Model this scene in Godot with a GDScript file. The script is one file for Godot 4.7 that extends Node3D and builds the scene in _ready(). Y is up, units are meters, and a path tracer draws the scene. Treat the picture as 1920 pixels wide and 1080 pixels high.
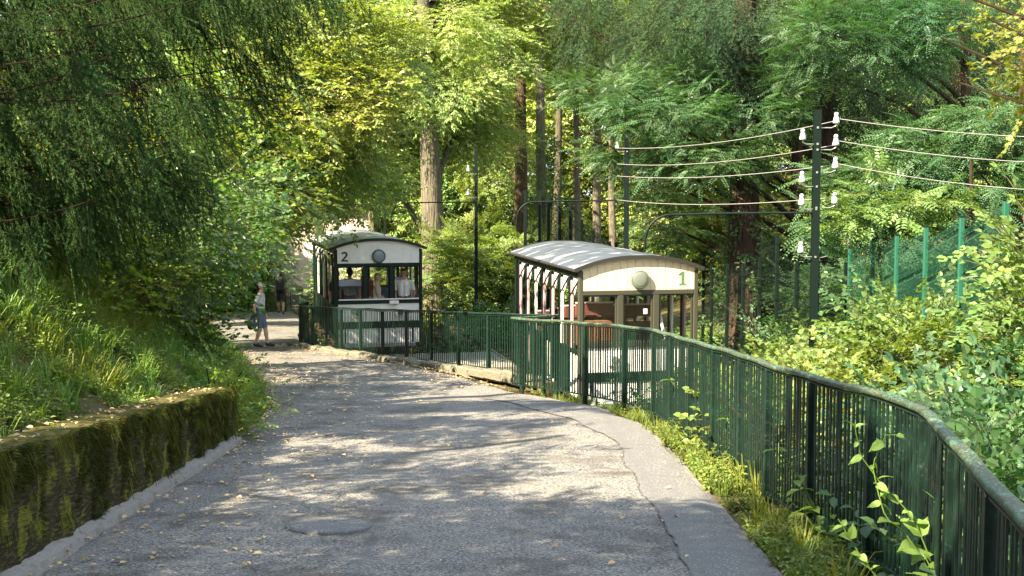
extends Node3D

# ---------------------------------------------------------------- mesh collector
class Geo:
	var v := PackedVector3Array()
	var n := PackedVector3Array()
	var t := PackedVector2Array()
	var t2 := PackedVector2Array()
	var c := PackedColorArray()
	var ix := PackedInt32Array()
	var col := Color(1, 1, 1)

	func put(p: Vector3, nn: Vector3, uv := Vector2.ZERO) -> int:
		v.append(p)
		n.append(nn)
		t.append(uv)
		c.append(col)
		return v.size() - 1

	func idx(a: int, b: int, d: int) -> void:   # counter-clockwise from the front
		ix.append(a)
		ix.append(d)
		ix.append(b)

	func tri(a: Vector3, b: Vector3, d: Vector3) -> void:
		var nn := (b - a).cross(d - a).normalized()
		var i := put(a, nn)
		put(b, nn)
		put(d, nn)
		idx(i, i + 1, i + 2)

	func face(pts: Array, out: Vector3) -> void:   # a flat polygon, turned so that it faces out
		var nn: Vector3 = (pts[1] - pts[0]).cross(pts[2] - pts[0]).normalized()
		if nn.dot(out) < 0:
			pts.reverse()
			nn = -nn
		var i := v.size()
		for p in pts:
			put(p, nn)
		for k in range(1, pts.size() - 1):
			idx(i, i + k, i + k + 1)

	func box(x: Transform3D, s: Vector3, b := 0.0) -> void:
		var h := s / 2
		for a in 3:
			var e := (a + 1) % 3
			var f := (a + 2) % 3
			for sa: float in [-1.0, 1.0]:
				var pts := []
				for q in [[-1, -1], [1, -1], [1, 1], [-1, 1]]:
					var p := Vector3.ZERO
					p[a] = sa * h[a]
					p[e] = q[0] * (h[e] - b)
					p[f] = q[1] * (h[f] - b)
					pts.append(x * p)
				var o := Vector3.ZERO
				o[a] = sa
				face(pts, x.basis * o)
				if b > 0:
					for se: float in [-1.0, 1.0]:
						var pts2 := []
						for q in [-1, 1]:
							var p := Vector3.ZERO
							p[a] = sa * h[a]
							p[e] = se * (h[e] - b)
							p[f] = q * (h[f] - b)
							pts2.append(x * p)
						for q in [1, -1]:
							var p := Vector3.ZERO
							p[a] = sa * (h[a] - b)
							p[e] = se * h[e]
							p[f] = q * (h[f] - b)
							pts2.append(x * p)
						var o2 := Vector3.ZERO
						o2[a] = sa
						o2[e] = se
						face(pts2, x.basis * o2)
		if b > 0:
			for sx: float in [-1.0, 1.0]:
				for sy: float in [-1.0, 1.0]:
					for sz: float in [-1.0, 1.0]:
						var o := Vector3(sx, sy, sz)
						face([x * (o * Vector3(h.x, h.y - b, h.z - b)), x * (o * Vector3(h.x - b, h.y, h.z - b)), x * (o * Vector3(h.x - b, h.y - b, h.z))], x.basis * o)

	func cube(at: Vector3, s: Vector3, b := 0.0) -> void:
		box(Transform3D(Basis(), at), s, b)

	func tube(pts: Array, rad: Array, sides := 6, caps := true) -> void:
		var m := pts.size()
		var fx := Vector3.ZERO
		var first := v.size()
		var run := 0.0
		for i in m:
			var d: Vector3 = (pts[mini(i + 1, m - 1)] - pts[maxi(i - 1, 0)]).normalized()
			if i == 0:
				fx = d.cross(Vector3(0.31, 0.17, 0.93) if absf(d.y) > 0.8 else Vector3.UP).normalized()
			else:
				fx = (fx - d * fx.dot(d)).normalized()
				run += (pts[i] - pts[i - 1]).length()
			var fy := d.cross(fx)
			for k in sides + 1:
				var a := TAU * k / sides
				var o := fx * cos(a) + fy * sin(a)
				put(pts[i] + o * rad[i], o, Vector2(float(k) / sides, run))
		for i in m - 1:
			for k in sides:
				var a := first + i * (sides + 1) + k
				var b := a + sides + 1
				idx(a, a + 1, b + 1)
				idx(a, b + 1, b)
		if caps:
			for e in [0, m - 1]:
				var d: Vector3 = (pts[0] - pts[1]).normalized() if e == 0 else (pts[m - 1] - pts[m - 2]).normalized()
				var ring := []
				for k in sides:
					ring.append(v[first + e * (sides + 1) + k])
				face(ring, d)

	func lathe(x: Transform3D, prof: Array, sides := 16) -> void:   # profile of (radius, height) from the bottom up
		var first := v.size()
		var m := prof.size()
		for i in m:
			var d: Vector2 = prof[mini(i + 1, m - 1)] - prof[maxi(i - 1, 0)]
			var nn := Vector2(d.y, -d.x).normalized()
			for k in sides + 1:
				var a := TAU * k / sides
				put(x * Vector3(cos(a) * prof[i].x, prof[i].y, sin(a) * prof[i].x), (x.basis * Vector3(cos(a) * nn.x, nn.y, sin(a) * nn.x)).normalized(), Vector2(float(k) / sides, float(i) / m))
		for i in m - 1:
			for k in sides:
				var a := first + i * (sides + 1) + k
				var b := a + sides + 1
				idx(a, b + 1, a + 1)
				idx(a, b, b + 1)

	func sweep(pts: Array, prof: Array, smooth := true, caps := true) -> void:   # profile of (side, up), counter-clockwise seen along the path
		var m := pts.size()
		var w := prof.size()
		var rings := []
		var sides_ := []
		var run := 0.0
		var runs := []
		for i in m:
			var d: Vector3 = pts[mini(i + 1, m - 1)] - pts[maxi(i - 1, 0)]
			var s := d.cross(Vector3.UP).normalized()
			var u := s.cross(d.normalized())
			sides_.append([s, u])
			var ring := []
			for q in prof:
				ring.append(pts[i] + s * q.x + u * q.y)
			rings.append(ring)
			if i:
				run += (pts[i] - pts[i - 1]).length()
			runs.append(run)
		for i in m - 1:
			for k in w:
				var k2 := (k + 1) % w
				var a: Vector3 = rings[i][k]
				var b: Vector3 = rings[i][k2]
				var d: Vector3 = rings[i + 1][k2]
				var e: Vector3 = rings[i + 1][k]
				var at := v.size()
				var outs := []
				if smooth:
					for q in [[i, k], [i, k2], [i + 1, k2], [i + 1, k]]:
						var j: int = q[1]
						var tn: Vector2 = prof[(j + 1) % w] - prof[(j + w - 1) % w]
						outs.append((sides_[q[0]][0] * tn.y - sides_[q[0]][1] * tn.x).normalized())
				else:
					var tn: Vector2 = prof[k2] - prof[k]
					var o: Vector3 = (sides_[i][0] * tn.y - sides_[i][1] * tn.x).normalized()
					outs = [o, o, o, o]
				put(a, outs[0], Vector2(float(k) / w, runs[i]))
				put(b, outs[1], Vector2(float(k + 1) / w, runs[i]))
				put(d, outs[2], Vector2(float(k + 1) / w, runs[i + 1]))
				put(e, outs[3], Vector2(float(k) / w, runs[i + 1]))
				var gn := (b - a).cross(d - a)
				if gn.dot(outs[0]) >= 0:
					idx(at, at + 1, at + 2)
					idx(at, at + 2, at + 3)
				else:
					idx(at, at + 2, at + 1)
					idx(at, at + 3, at + 2)
		if caps:
			face(rings[0].duplicate(), pts[0] - pts[1])
			face(rings[m - 1].duplicate(), pts[m - 1] - pts[m - 2])

	func ball(at: Vector3, r: Vector3, seg := 8) -> void:
		var first := v.size()
		for i in seg + 1:
			var th := PI * i / seg
			for k in seg * 2 + 1:
				var ph := PI * k / seg
				var o := Vector3(sin(th) * cos(ph), cos(th), sin(th) * sin(ph))
				put(at + o * r, (o / r).normalized())
		for i in seg:
			for k in seg * 2:
				var a := first + i * (seg * 2 + 1) + k
				var b := a + seg * 2 + 1
				idx(a, a + 1, b + 1)
				idx(a, b + 1, b)

	# a leaf from p along d with its upper side towards up; detail 0: folded diamond, 1: oval, 2: lobed
	func leaf(p: Vector3, d: Vector3, up: Vector3, len: float, wid: float, detail: int) -> void:
		d = d.normalized()
		var s := d.cross(up).normalized()
		var u := s.cross(d)
		if detail == 0:
			var tip := p + d * len - u * len * 0.12
			var l := p + d * len * 0.45 - s * wid * 0.5 + u * wid * 0.16
			var r := p + d * len * 0.45 + s * wid * 0.5 + u * wid * 0.16
			tri(p, tip, l)
			tri(p, r, tip)
			return
		if detail == 1:
			var m1 := p + d * len * 0.3 + u * len * 0.03
			var m2 := p + d * len * 0.68 + u * len * 0.01
			var tip := p + d * len - u * len * 0.1
			for q: float in [-1.0, 1.0]:
				var e1 := m1 + s * q * wid * 0.5 + u * wid * 0.14
				var e2 := m2 + s * q * wid * 0.4 + u * wid * 0.1
				var ns := (u - s * q * 0.3).normalized()
				var i := put(p, ns)
				put(m1, ns)
				put(e1, ns)
				put(m2, ns)
				put(e2, ns)
				put(tip, (ns + d * 0.25).normalized())
				if q > 0:
					idx(i, i + 2, i + 1)
					idx(i + 1, i + 2, i + 4)
					idx(i + 1, i + 4, i + 3)
					idx(i + 3, i + 4, i + 5)
				else:
					idx(i, i + 1, i + 2)
					idx(i + 1, i + 4, i + 2)
					idx(i + 1, i + 3, i + 4)
					idx(i + 3, i + 5, i + 4)
			return
		# lobed leaf: a fan round its centre
		var cen := p + d * len * 0.42 - u * len * 0.03
		var outl := [Vector2(0, 0), Vector2(-0.26, 0.06), Vector2(-0.5, 0.24), Vector2(-0.3, 0.36), Vector2(-0.46, 0.68), Vector2(-0.16, 0.62), Vector2(0, 1.0), Vector2(0.16, 0.62), Vector2(0.46, 0.68), Vector2(0.3, 0.36), Vector2(0.5, 0.24), Vector2(0.26, 0.06)]
		var i0 := put(cen, u)
		for q in outl:
			put(p + d * len * q.y + s * wid * q.x + u * len * (0.1 * absf(q.x) - 0.08 * q.y * q.y), (u + s * q.x * 0.3).normalized())
		for k in outl.size():
			idx(i0, i0 + 1 + (k + 1) % outl.size(), i0 + 1 + k)

	func twig(a: Vector3, b: Vector3, r: float) -> void:
		var d := (b - a).normalized()
		var s := d.cross(Vector3(0.2, 0.9, 0.35)).normalized()
		var u := s.cross(d)
		for k in 3:
			var o1 := (s * cos(TAU * k / 3) + u * sin(TAU * k / 3)) * r
			var o2 := (s * cos(TAU * (k + 1) / 3) + u * sin(TAU * (k + 1) / 3)) * r
			face([a + o1, a + o2, b + o2 * 0.6, b + o1 * 0.6], o1 + o2)

	func mesh(mat: Material = null) -> ArrayMesh:
		var a := []
		a.resize(Mesh.ARRAY_MAX)
		a[Mesh.ARRAY_VERTEX] = v
		a[Mesh.ARRAY_NORMAL] = n
		a[Mesh.ARRAY_TEX_UV] = t
		if t2.size() == v.size():
			a[Mesh.ARRAY_TEX_UV2] = t2
		a[Mesh.ARRAY_COLOR] = c
		a[Mesh.ARRAY_INDEX] = ix
		var m := ArrayMesh.new()
		m.add_surface_from_arrays(Mesh.PRIMITIVE_TRIANGLES, a)
		if mat:
			m.surface_set_material(0, mat)
		return m

# ---------------------------------------------------------------- names and things
var rng := RandomNumberGenerator.new()
var used := {}
var M := {}
var clump := FastNoiseLite.new()

func numbered(called: String) -> String:
	var k: int = used.get(called, 0)
	used[called] = k + 1
	return called if k == 0 else "%s_%03d" % [called, k]

func tag(o: Node, label: String, category: String, group := "") -> Node:
	o.set_meta("label", label)
	o.set_meta("category", category)
	if group:
		o.set_meta("group", group)
	return o

func thing(called: String, label: String, category: String, at := Vector3.ZERO, turn := 0.0, group := "") -> Node3D:
	var o := Node3D.new()
	o.name = numbered(called)
	add_child(o, true)
	o.position = at
	o.rotation.y = turn
	tag(o, label, category, group)
	return o

func part(called: String, m: Mesh, mat: Material, parent: Node3D, at := Vector3.ZERO) -> MeshInstance3D:
	var o := MeshInstance3D.new()
	o.name = numbered(called) if parent == self else called
	o.mesh = m
	if mat:
		o.material_override = mat
	parent.add_child(o, true)
	o.position = at
	return o

func gpart(called: String, g: Geo, mat: Material, parent: Node3D, at := Vector3.ZERO) -> MeshInstance3D:
	return part(called, g.mesh(), mat, parent, at)

func bpart(called: String, at: Vector3, s: Vector3, mat: Material, parent: Node3D, bev := 0.0) -> MeshInstance3D:
	var g := Geo.new()
	g.cube(Vector3.ZERO, s, bev)
	return gpart(called, g, mat, parent, at)

func struct(called: String, g: Geo, mat: Material) -> MeshInstance3D:
	var o := gpart(called, g, mat, self)
	o.set_meta("kind", "structure")
	return o

func scatter(called: String, m: Mesh, mat: Material, xfs: Array, cols: Array, parent: Node3D) -> MultiMeshInstance3D:
	var mm := MultiMesh.new()
	mm.transform_format = MultiMesh.TRANSFORM_3D
	mm.use_colors = true
	mm.mesh = m
	mm.instance_count = xfs.size()
	for i in xfs.size():
		mm.set_instance_transform(i, xfs[i])
		mm.set_instance_color(i, cols[i])
	var o := MultiMeshInstance3D.new()
	o.name = numbered(called) if parent == self else called
	o.multimesh = mm
	o.material_override = mat
	o.set_meta("kind", "stuff")
	parent.add_child(o, true)
	return o

func rf(a: float, b: float) -> float:
	return rng.randf_range(a, b)

func rdir() -> Vector3:
	var z := rf(-1, 1)
	var a := rf(0, TAU)
	var r := sqrt(1 - z * z)
	return Vector3(r * cos(a), z, r * sin(a))

# ---------------------------------------------------------------- materials and textures
func lin(r: float, g: float, b: float) -> Color:
	return Color(r, g, b).linear_to_srgb()

func plain(called: String, col: Color, rough := 0.7, metal := 0.0, spec := 0.5) -> StandardMaterial3D:
	var m := StandardMaterial3D.new()
	m.resource_name = called
	m.albedo_color = col.linear_to_srgb()
	m.roughness = rough
	m.metallic = metal
	m.metallic_specular = spec
	M[called] = m
	return m

func leafy(called: String, col: Color, back := Color(1, 1, 0.6), rough := 0.5, spec := 0.4) -> StandardMaterial3D:
	var m := plain(called, col, rough, 0.0, spec)
	m.vertex_color_use_as_albedo = true
	m.backlight_enabled = true
	m.backlight = back
	m.cull_mode = BaseMaterial3D.CULL_DISABLED
	return m

func nbytes(w: int, h: int, kind: int, freq: float, oct: int, sd: int) -> PackedByteArray:
	var f := FastNoiseLite.new()
	f.noise_type = kind as FastNoiseLite.NoiseType
	f.frequency = freq
	f.fractal_octaves = oct
	f.seed = sd
	if kind == FastNoiseLite.TYPE_CELLULAR:
		f.fractal_type = FastNoiseLite.FRACTAL_NONE
		f.cellular_return_type = FastNoiseLite.RETURN_DISTANCE
	var im := f.get_seamless_image(w, h)
	im.convert(Image.FORMAT_L8)
	return im.get_data()

# layers: [bytes, low, high, linear colour (its alpha is the share), repeat across, repeat down]
func layered(w: int, h: int, base: Color, layers: Array) -> ImageTexture:
	var out := PackedByteArray()
	out.resize(w * h * 3)
	var lut := PackedByteArray()
	lut.resize(1025)
	for i in 1025:
		lut[i] = int(clampf(Color(i / 1024.0, 0, 0).linear_to_srgb().r * 255 + 0.5, 0, 255))
	for i in w * h:
		var r := base.r
		var g := base.g
		var b := base.b
		for l in layers:
			var bytes: PackedByteArray = l[0]
			var k: float = clampf((bytes[i] / 255.0 - l[1]) / (l[2] - l[1]), 0, 1)
			var q: Color = l[3]
			k *= q.a
			r += (q.r - r) * k
			g += (q.g - g) * k
			b += (q.b - b) * k
		out[i * 3] = lut[int(clampf(r, 0, 1) * 1024)]
		out[i * 3 + 1] = lut[int(clampf(g, 0, 1) * 1024)]
		out[i * 3 + 2] = lut[int(clampf(b, 0, 1) * 1024)]
	return ImageTexture.create_from_image(Image.create_from_data(w, h, false, Image.FORMAT_RGB8, out))

func grey(w: int, h: int, layers: Array) -> ImageTexture:   # weighted sum of noises, for relief: [bytes, weight]
	var out := PackedByteArray()
	out.resize(w * h)
	for i in w * h:
		var s := 0.0
		for l in layers:
			s += l[0][i] * l[1]
		out[i] = clampi(int(s), 0, 255)
	return ImageTexture.create_from_image(Image.create_from_data(w, h, false, Image.FORMAT_L8, out))

func textured(called: String, tex: Texture2D, relief: Texture2D, depth_cm: float, rough: float, tri_scale := 0.0, spec := 0.5) -> StandardMaterial3D:
	var m := plain(called, Color(1, 1, 1), rough, 0.0, spec)
	m.albedo_texture = tex
	if relief:
		m.heightmap_enabled = true
		m.heightmap_texture = relief
		m.heightmap_scale = depth_cm
	if tri_scale > 0:
		m.uv1_triplanar = true
		m.uv1_world_triplanar = true
		m.uv1_scale = Vector3.ONE * tri_scale
	return m

func make_materials() -> void:
	var SIM := FastNoiseLite.TYPE_SIMPLEX_SMOOTH
	var CEL := FastNoiseLite.TYPE_CELLULAR
	var fine := nbytes(512, 512, SIM, 0.16, 3, 1)
	var mid := nbytes(512, 512, SIM, 0.02, 4, 2)
	var cell := nbytes(512, 512, CEL, 0.16, 1, 3)
	var cell2 := nbytes(512, 512, CEL, 0.1, 1, 4)
	# asphalt: dark binder, grey chippings, pale chippings, dust
	var asp := layered(512, 512, Color(0.098, 0.095, 0.09), [[cell, 0.36, 0.7, Color(0.025, 0.024, 0.023, 0.95)], [fine, 0.62, 0.76, Color(0.3, 0.29, 0.265, 0.85)], [cell2, 0.15, 0.04, Color(0.42, 0.4, 0.36, 0.85)], [mid, 0.45, 0.8, Color(0.2, 0.185, 0.165, 0.4)]])
	var am := textured("asphalt", asp, grey(512, 512, [[cell, -0.5], [fine, 0.3], [cell2, -0.2]]), 0.9, 0.8)
	am.uv1_scale = Vector3(0.5, 0.5, 1)
	var c1 := nbytes(512, 512, SIM, 0.012, 5, 7)
	var c2 := nbytes(512, 512, SIM, 0.035, 4, 8)
	am.detail_enabled = true
	am.detail_blend_mode = BaseMaterial3D.BLEND_MODE_MUL
	am.detail_uv_layer = BaseMaterial3D.DETAIL_UV_2
	am.detail_albedo = layered(512, 512, Color(0.86, 0.86, 0.88), [[c1, 0.5, 0.72, Color(0.5, 0.48, 0.45, 1)], [c2, 0.55, 0.75, Color(1, 0.97, 0.9, 0.8)], [c1, 0.36, 0.2, Color(1, 0.97, 0.92, 0.7)]])
	var strip := textured("patched_asphalt", layered(512, 512, Color(0.082, 0.081, 0.079), [[cell, 0.4, 0.75, Color(0.05, 0.05, 0.05, 0.8)], [cell2, 0.14, 0.03, Color(0.3, 0.29, 0.27, 0.8)], [fine, 0.55, 0.8, Color(0.25, 0.245, 0.24, 0.7)], [mid, 0.4, 0.75, Color(0.08, 0.08, 0.083, 0.8)], [cell, 0.6, 0.85, Color(0.1, 0.1, 0.1, 0.5)]]), grey(512, 512, [[cell, -0.4], [fine, 0.4], [mid, 0.3]]), 0.7, 0.8, 0.5)
	strip.resource_name = "patched_asphalt"
	textured("tar", layered(512, 512, Color(0.05, 0.048, 0.046), [[fine, 0.5, 0.8, Color(0.09, 0.085, 0.08, 0.8)]]), null, 0, 0.7, 1.0)
	textured("soil", layered(512, 512, Color(0.075, 0.06, 0.032), [[fine, 0.5, 0.75, Color(0.15, 0.11, 0.06, 0.9)], [mid, 0.5, 0.7, Color(0.06, 0.085, 0.022, 0.8)], [cell2, 0.12, 0.0, Color(0.22, 0.16, 0.09, 0.8)]]), grey(512, 512, [[fine, 0.5], [mid, 0.5]]), 5.0, 0.95, 0.7, 0.2)
	textured("concrete", layered(512, 512, Color(0.17, 0.16, 0.145), [[mid, 0.4, 0.7, Color(0.19, 0.18, 0.16, 0.9)], [fine, 0.6, 0.8, Color(0.4, 0.38, 0.35, 0.6)], [c1, 0.6, 0.75, Color(0.1, 0.1, 0.06, 0.6)]]), grey(512, 512, [[fine, 0.5], [mid, 0.5]]), 1.0, 0.9, 0.8)
	textured("stone", layered(512, 512, Color(0.1, 0.09, 0.07), [[mid, 0.4, 0.7, Color(0.14, 0.125, 0.09, 0.9)], [fine, 0.6, 0.8, Color(0.22, 0.2, 0.16, 0.6)], [c2, 0.6, 0.75, Color(0.08, 0.1, 0.03, 0.7)]]), grey(512, 512, [[fine, 0.4], [c2, 0.6]]), 2.0, 0.9, 1.1)
	# moss-hung wall: streaks run down it
	var s1 := nbytes(512, 512, SIM, 0.03, 4, 21)
	var s2 := nbytes(512, 512, SIM, 0.05, 3, 22)
	var streak := PackedByteArray()
	streak.resize(512 * 512)
	var top := PackedByteArray()
	top.resize(512 * 512)
	for y in 512:
		for x in 512:
			var i := y * 512 + x
			streak[i] = clampi(int(s1[(y / 7) * 512 + x] * 0.75 + s2[i] * 0.25 + 20 - y * 0.07), 0, 255)
			top[i] = clampi(int(300 - y * 1.6 + (s1[x] - 128) * 1.3), 0, 255)
	textured("mossy_wall", layered(512, 512, Color(0.036, 0.031, 0.018), [[s2, 0.5, 0.7, Color(0.075, 0.065, 0.034, 0.9)], [streak, 0.5, 0.66, Color(0.11, 0.115, 0.02, 0.95)], [streak, 0.66, 0.85, Color(0.15, 0.155, 0.03, 0.5)], [fine, 0.7, 0.85, Color(0.015, 0.012, 0.008, 0.8)], [top, 0.6, 1.0, Color(0.12, 0.115, 0.03, 0.6)]]), grey(512, 512, [[s2, 0.4], [streak, 0.4], [fine, 0.2]]), 2.0, 0.95, 0.0, 0.15)
	# bark, furrowed along the trunk
	var b1 := nbytes(256, 256, SIM, 0.05, 3, 31)
	var bark := PackedByteArray()
	bark.resize(256 * 256)
	for y in 256:
		for x in 256:
			bark[y * 256 + x] = clampi(int(b1[(y / 5) * 256 + x] * 0.8 + b1[y * 256 + (x * 3) % 256] * 0.2), 0, 255)
	var b2 := nbytes(256, 256, SIM, 0.012, 3, 32)
	for q in [["bark_grey", Color(0.2, 0.17, 0.135), Color(0.07, 0.055, 0.042), Color(0.14, 0.15, 0.08)], ["bark_brown", Color(0.12, 0.085, 0.06), Color(0.035, 0.025, 0.018), Color(0.07, 0.075, 0.03)], ["bark_red", Color(0.075, 0.047, 0.036), Color(0.022, 0.014, 0.011), Color(0.05, 0.04, 0.026)], ["bark_pale", Color(0.15, 0.13, 0.105), Color(0.06, 0.05, 0.042), Color(0.12, 0.125, 0.07)]]:
		var bm := textured(q[0], layered(256, 256, q[1], [[bark, 0.55, 0.3, Color(q[2].r, q[2].g, q[2].b, 0.95)], [b2, 0.55, 0.75, Color(q[3].r, q[3].g, q[3].b, 0.7)]]), grey(256, 256, [[bark, 1.0]]), 4.0, 0.95, 0.0, 0.2)
		bm.uv1_scale = Vector3(3, 0.55, 1)
	# green paint, worn through to primer and pale metal in places
	var w1 := nbytes(256, 256, SIM, 0.03, 4, 41)
	var w2 := nbytes(256, 256, SIM, 0.15, 2, 42)
	textured("green_paint", layered(256, 256, Color(0.003, 0.0125, 0.008), [[w1, 0.5, 0.8, Color(0.005, 0.021, 0.0135, 0.9)], [w2, 0.72, 0.86, Color(0.02, 0.07, 0.05, 0.7)], [w1, 0.22, 0.1, Color(0.03, 0.025, 0.018, 0.8)]]), null, 0, 0.5, 0.9, 0.35)
	textured("rail_paint", layered(256, 256, Color(0.014, 0.034, 0.02), [[w1, 0.52, 0.66, Color(0.05, 0.06, 0.032, 0.8)], [w1, 0.34, 0.26, Color(0.05, 0.15, 0.11, 0.9)], [w2, 0.66, 0.8, Color(0.28, 0.28, 0.17, 0.8)], [w1, 0.7, 0.8, Color(0.04, 0.03, 0.02, 0.8)]]), null, 0, 0.55, 1.4, 0.35)
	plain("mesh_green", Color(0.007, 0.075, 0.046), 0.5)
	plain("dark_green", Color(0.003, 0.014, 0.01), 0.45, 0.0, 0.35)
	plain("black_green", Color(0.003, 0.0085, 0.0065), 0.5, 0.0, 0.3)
	plain("olive_frame", Color(0.042, 0.042, 0.03), 0.4)
	plain("rubber", Color(0.012, 0.012, 0.012), 0.7)
	textured("cream_panel", layered(256, 256, Color(0.64, 0.51, 0.34), [[w1, 0.5, 0.8, Color(0.59, 0.46, 0.3, 0.6)], [w2, 0.7, 0.85, Color(0.6, 0.5, 0.36, 0.3)]]), null, 0, 0.5, 0.7)
	textured("white_panel", layered(256, 256, Color(0.72, 0.72, 0.7), [[w1, 0.5, 0.8, Color(0.6, 0.59, 0.56, 0.6)], [w2, 0.72, 0.85, Color(0.4, 0.38, 0.35, 0.4)]]), null, 0, 0.5, 0.7)
	textured("rose_panel", layered(256, 256, Color(0.4, 0.25, 0.28), [[w1, 0.5, 0.8, Color(0.46, 0.33, 0.35, 0.6)]]), null, 0, 0.5, 0.7)
	plain("groove", Color(0.4, 0.32, 0.22), 0.8)
	plain("number_green", Color(0.06, 0.13, 0.07), 0.6)
	plain("number_black", Color(0.025, 0.035, 0.03), 0.6)
	plain("lamp_rim", Color(0.12, 0.14, 0.115), 0.4, 0.1)
	plain("lamp_face", Color(0.13, 0.15, 0.125), 0.4)
	plain("lamp_rim_slate", Color(0.05, 0.075, 0.08), 0.4, 0.2)
	plain("lamp_face_slate", Color(0.17, 0.22, 0.23), 0.3)
	textured("bench_wood", layered(256, 256, Color(0.11, 0.04, 0.028), [[bark, 0.5, 0.8, Color(0.15, 0.06, 0.04, 0.9)]]), null, 0, 0.4, 1.2)
	textured("orange_wood", layered(256, 256, Color(0.14, 0.065, 0.035), [[bark, 0.5, 0.8, Color(0.18, 0.085, 0.045, 0.9)]]), null, 0, 0.45, 1.2)
	plain("bench_cap", Color(0.6, 0.42, 0.4), 0.35)
	plain("pale_board", Color(0.4, 0.45, 0.55), 0.4)
	plain("dark_inside", Color(0.02, 0.018, 0.016), 0.7)
	plain("steel", Color(0.4, 0.4, 0.4), 0.35, 0.8)
	plain("porcelain", Color(0.36, 0.4, 0.39), 0.12, 0.0, 0.6)
	plain("wire_metal", Color(0.26, 0.25, 0.24), 0.5, 0.3)
	var gl := plain("pane_glass", Color(0.03, 0.035, 0.033), 0.04)
	gl.transparency = BaseMaterial3D.TRANSPARENCY_ALPHA
	gl.albedo_color.a = 0.04
	gl.metallic_specular = 0.3
	# roof sheet: grey membrane with pale wash-marks running across the fall of the roof
	var r1 := nbytes(512, 512, SIM, 0.02, 4, 51)
	var wash := PackedByteArray()
	wash.resize(512 * 512)
	for y in 512:
		for x in 512:
			wash[y * 512 + x] = s1[(((y + x / 5) / 3) % 512) * 512 + (x / 7)]
	textured("roof_sheet", layered(512, 512, Color(0.05, 0.06, 0.08), [[r1, 0.5, 0.8, Color(0.038, 0.045, 0.06, 0.9)], [wash, 0.62, 0.72, Color(0.25, 0.26, 0.28, 0.9)], [fine, 0.68, 0.85, Color(0.1, 0.105, 0.12, 0.5)]]), grey(512, 512, [[r1, 0.7], [wash, 0.3]]), 1.2, 0.45)
	textured("roof_pale", layered(512, 512, Color(0.3, 0.33, 0.34), [[r1, 0.5, 0.8, Color(0.36, 0.39, 0.41, 0.9)], [wash, 0.62, 0.72, Color(0.75, 0.76, 0.76, 0.9)], [fine, 0.68, 0.85, Color(0.4, 0.42, 0.43, 0.5)]]), grey(512, 512, [[r1, 0.7], [wash, 0.3]]), 1.2, 0.45)
	textured("pink_render", layered(256, 256, Color(0.6, 0.5, 0.44), [[w1, 0.5, 0.8, Color(0.52, 0.42, 0.37, 0.8)]]), null, 0, 0.9, 0.3)
	plain("teal_shutter", Color(0.04, 0.15, 0.115), 0.6)
	plain("body_skin", Color(1, 1, 1), 0.65).vertex_color_use_as_albedo = true
	plain("hair_dark", Color(0.018, 0.012, 0.009), 0.6)
	plain("hair_blond", Color(0.3, 0.19, 0.08), 0.6)
	plain("cloth_black", Color(0.014, 0.014, 0.016), 0.85)
	plain("cloth_white", Color(0.7, 0.7, 0.68), 0.85)
	plain("cloth_navy", Color(0.03, 0.04, 0.07), 0.85)
	# foliage
	leafy("leaf_spruce", Color(0.034, 0.076, 0.024), Color(0.55, 0.7, 0.4), 0.7, 0.2)
	leafy("leaf_fir", Color(0.04, 0.085, 0.035), Color(0.55, 0.7, 0.4), 0.6, 0.3)
	leafy("leaf_broad", Color(0.23, 0.32, 0.08), Color(1, 0.98, 0.5), 0.4, 0.5)
	leafy("leaf_yellow", Color(0.34, 0.44, 0.14), Color(0.95, 1, 0.55), 0.4, 0.5)
	leafy("leaf_dark", Color(0.105, 0.19, 0.065), Color(0.9, 1, 0.5), 0.35, 0.55)
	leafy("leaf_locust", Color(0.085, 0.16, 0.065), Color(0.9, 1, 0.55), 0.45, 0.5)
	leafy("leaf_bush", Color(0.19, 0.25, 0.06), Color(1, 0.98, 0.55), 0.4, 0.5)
	leafy("leaf_herb", Color(0.2, 0.32, 0.075), Color(1, 1, 0.5), 0.5)
	leafy("leaf_moss", Color(0.05, 0.06, 0.015), Color(0.5, 0.5, 0.2), 0.9, 0.1)
	leafy("leaf_dry", Color(0.34, 0.25, 0.14), Color(0.5, 0.4, 0.3), 0.8, 0.2)

# ---------------------------------------------------------------- lie of the land
const EDGE := [[-20, -2.8, 1.4], [0, -2.8, 1.45], [4, -2.8, 1.5], [12, -2.8, 1.5], [15, -2.85, 1.45], [17, -3.1, 1.0], [19, -3.5, -0.1], [22, -4.3, -1.0], [25, -5.1, -2.4], [28, -5.8, -3.7], [31, -6.6, -5.0], [36, -7.9, -5.9], [42, -9.4, -6.6], [50, -11.2, -8.0], [60, -13.5, -10.0], [80, -18, -14.5]]

func edge(d: float, k: int) -> float:
	for i in range(1, EDGE.size()):
		if d <= EDGE[i][0]:
			var f: float = (d - EDGE[i - 1][0]) / (EDGE[i][0] - EDGE[i - 1][0])
			return lerpf(EDGE[i - 1][k], EDGE[i][k], f)
	return EDGE[EDGE.size() - 1][k]

func road_y(d: float) -> float:
	if d < 34:
		return -0.07 * d
	if d < 62:
		return -2.38 - 0.076 * (d - 34)
	return -4.51

func wall_top(d: float) -> float:   # height of the low wall over the road
	return lerpf(0.78, 0.55, clampf((d - 6.0) / 7.3, -0.6, 1))

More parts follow.
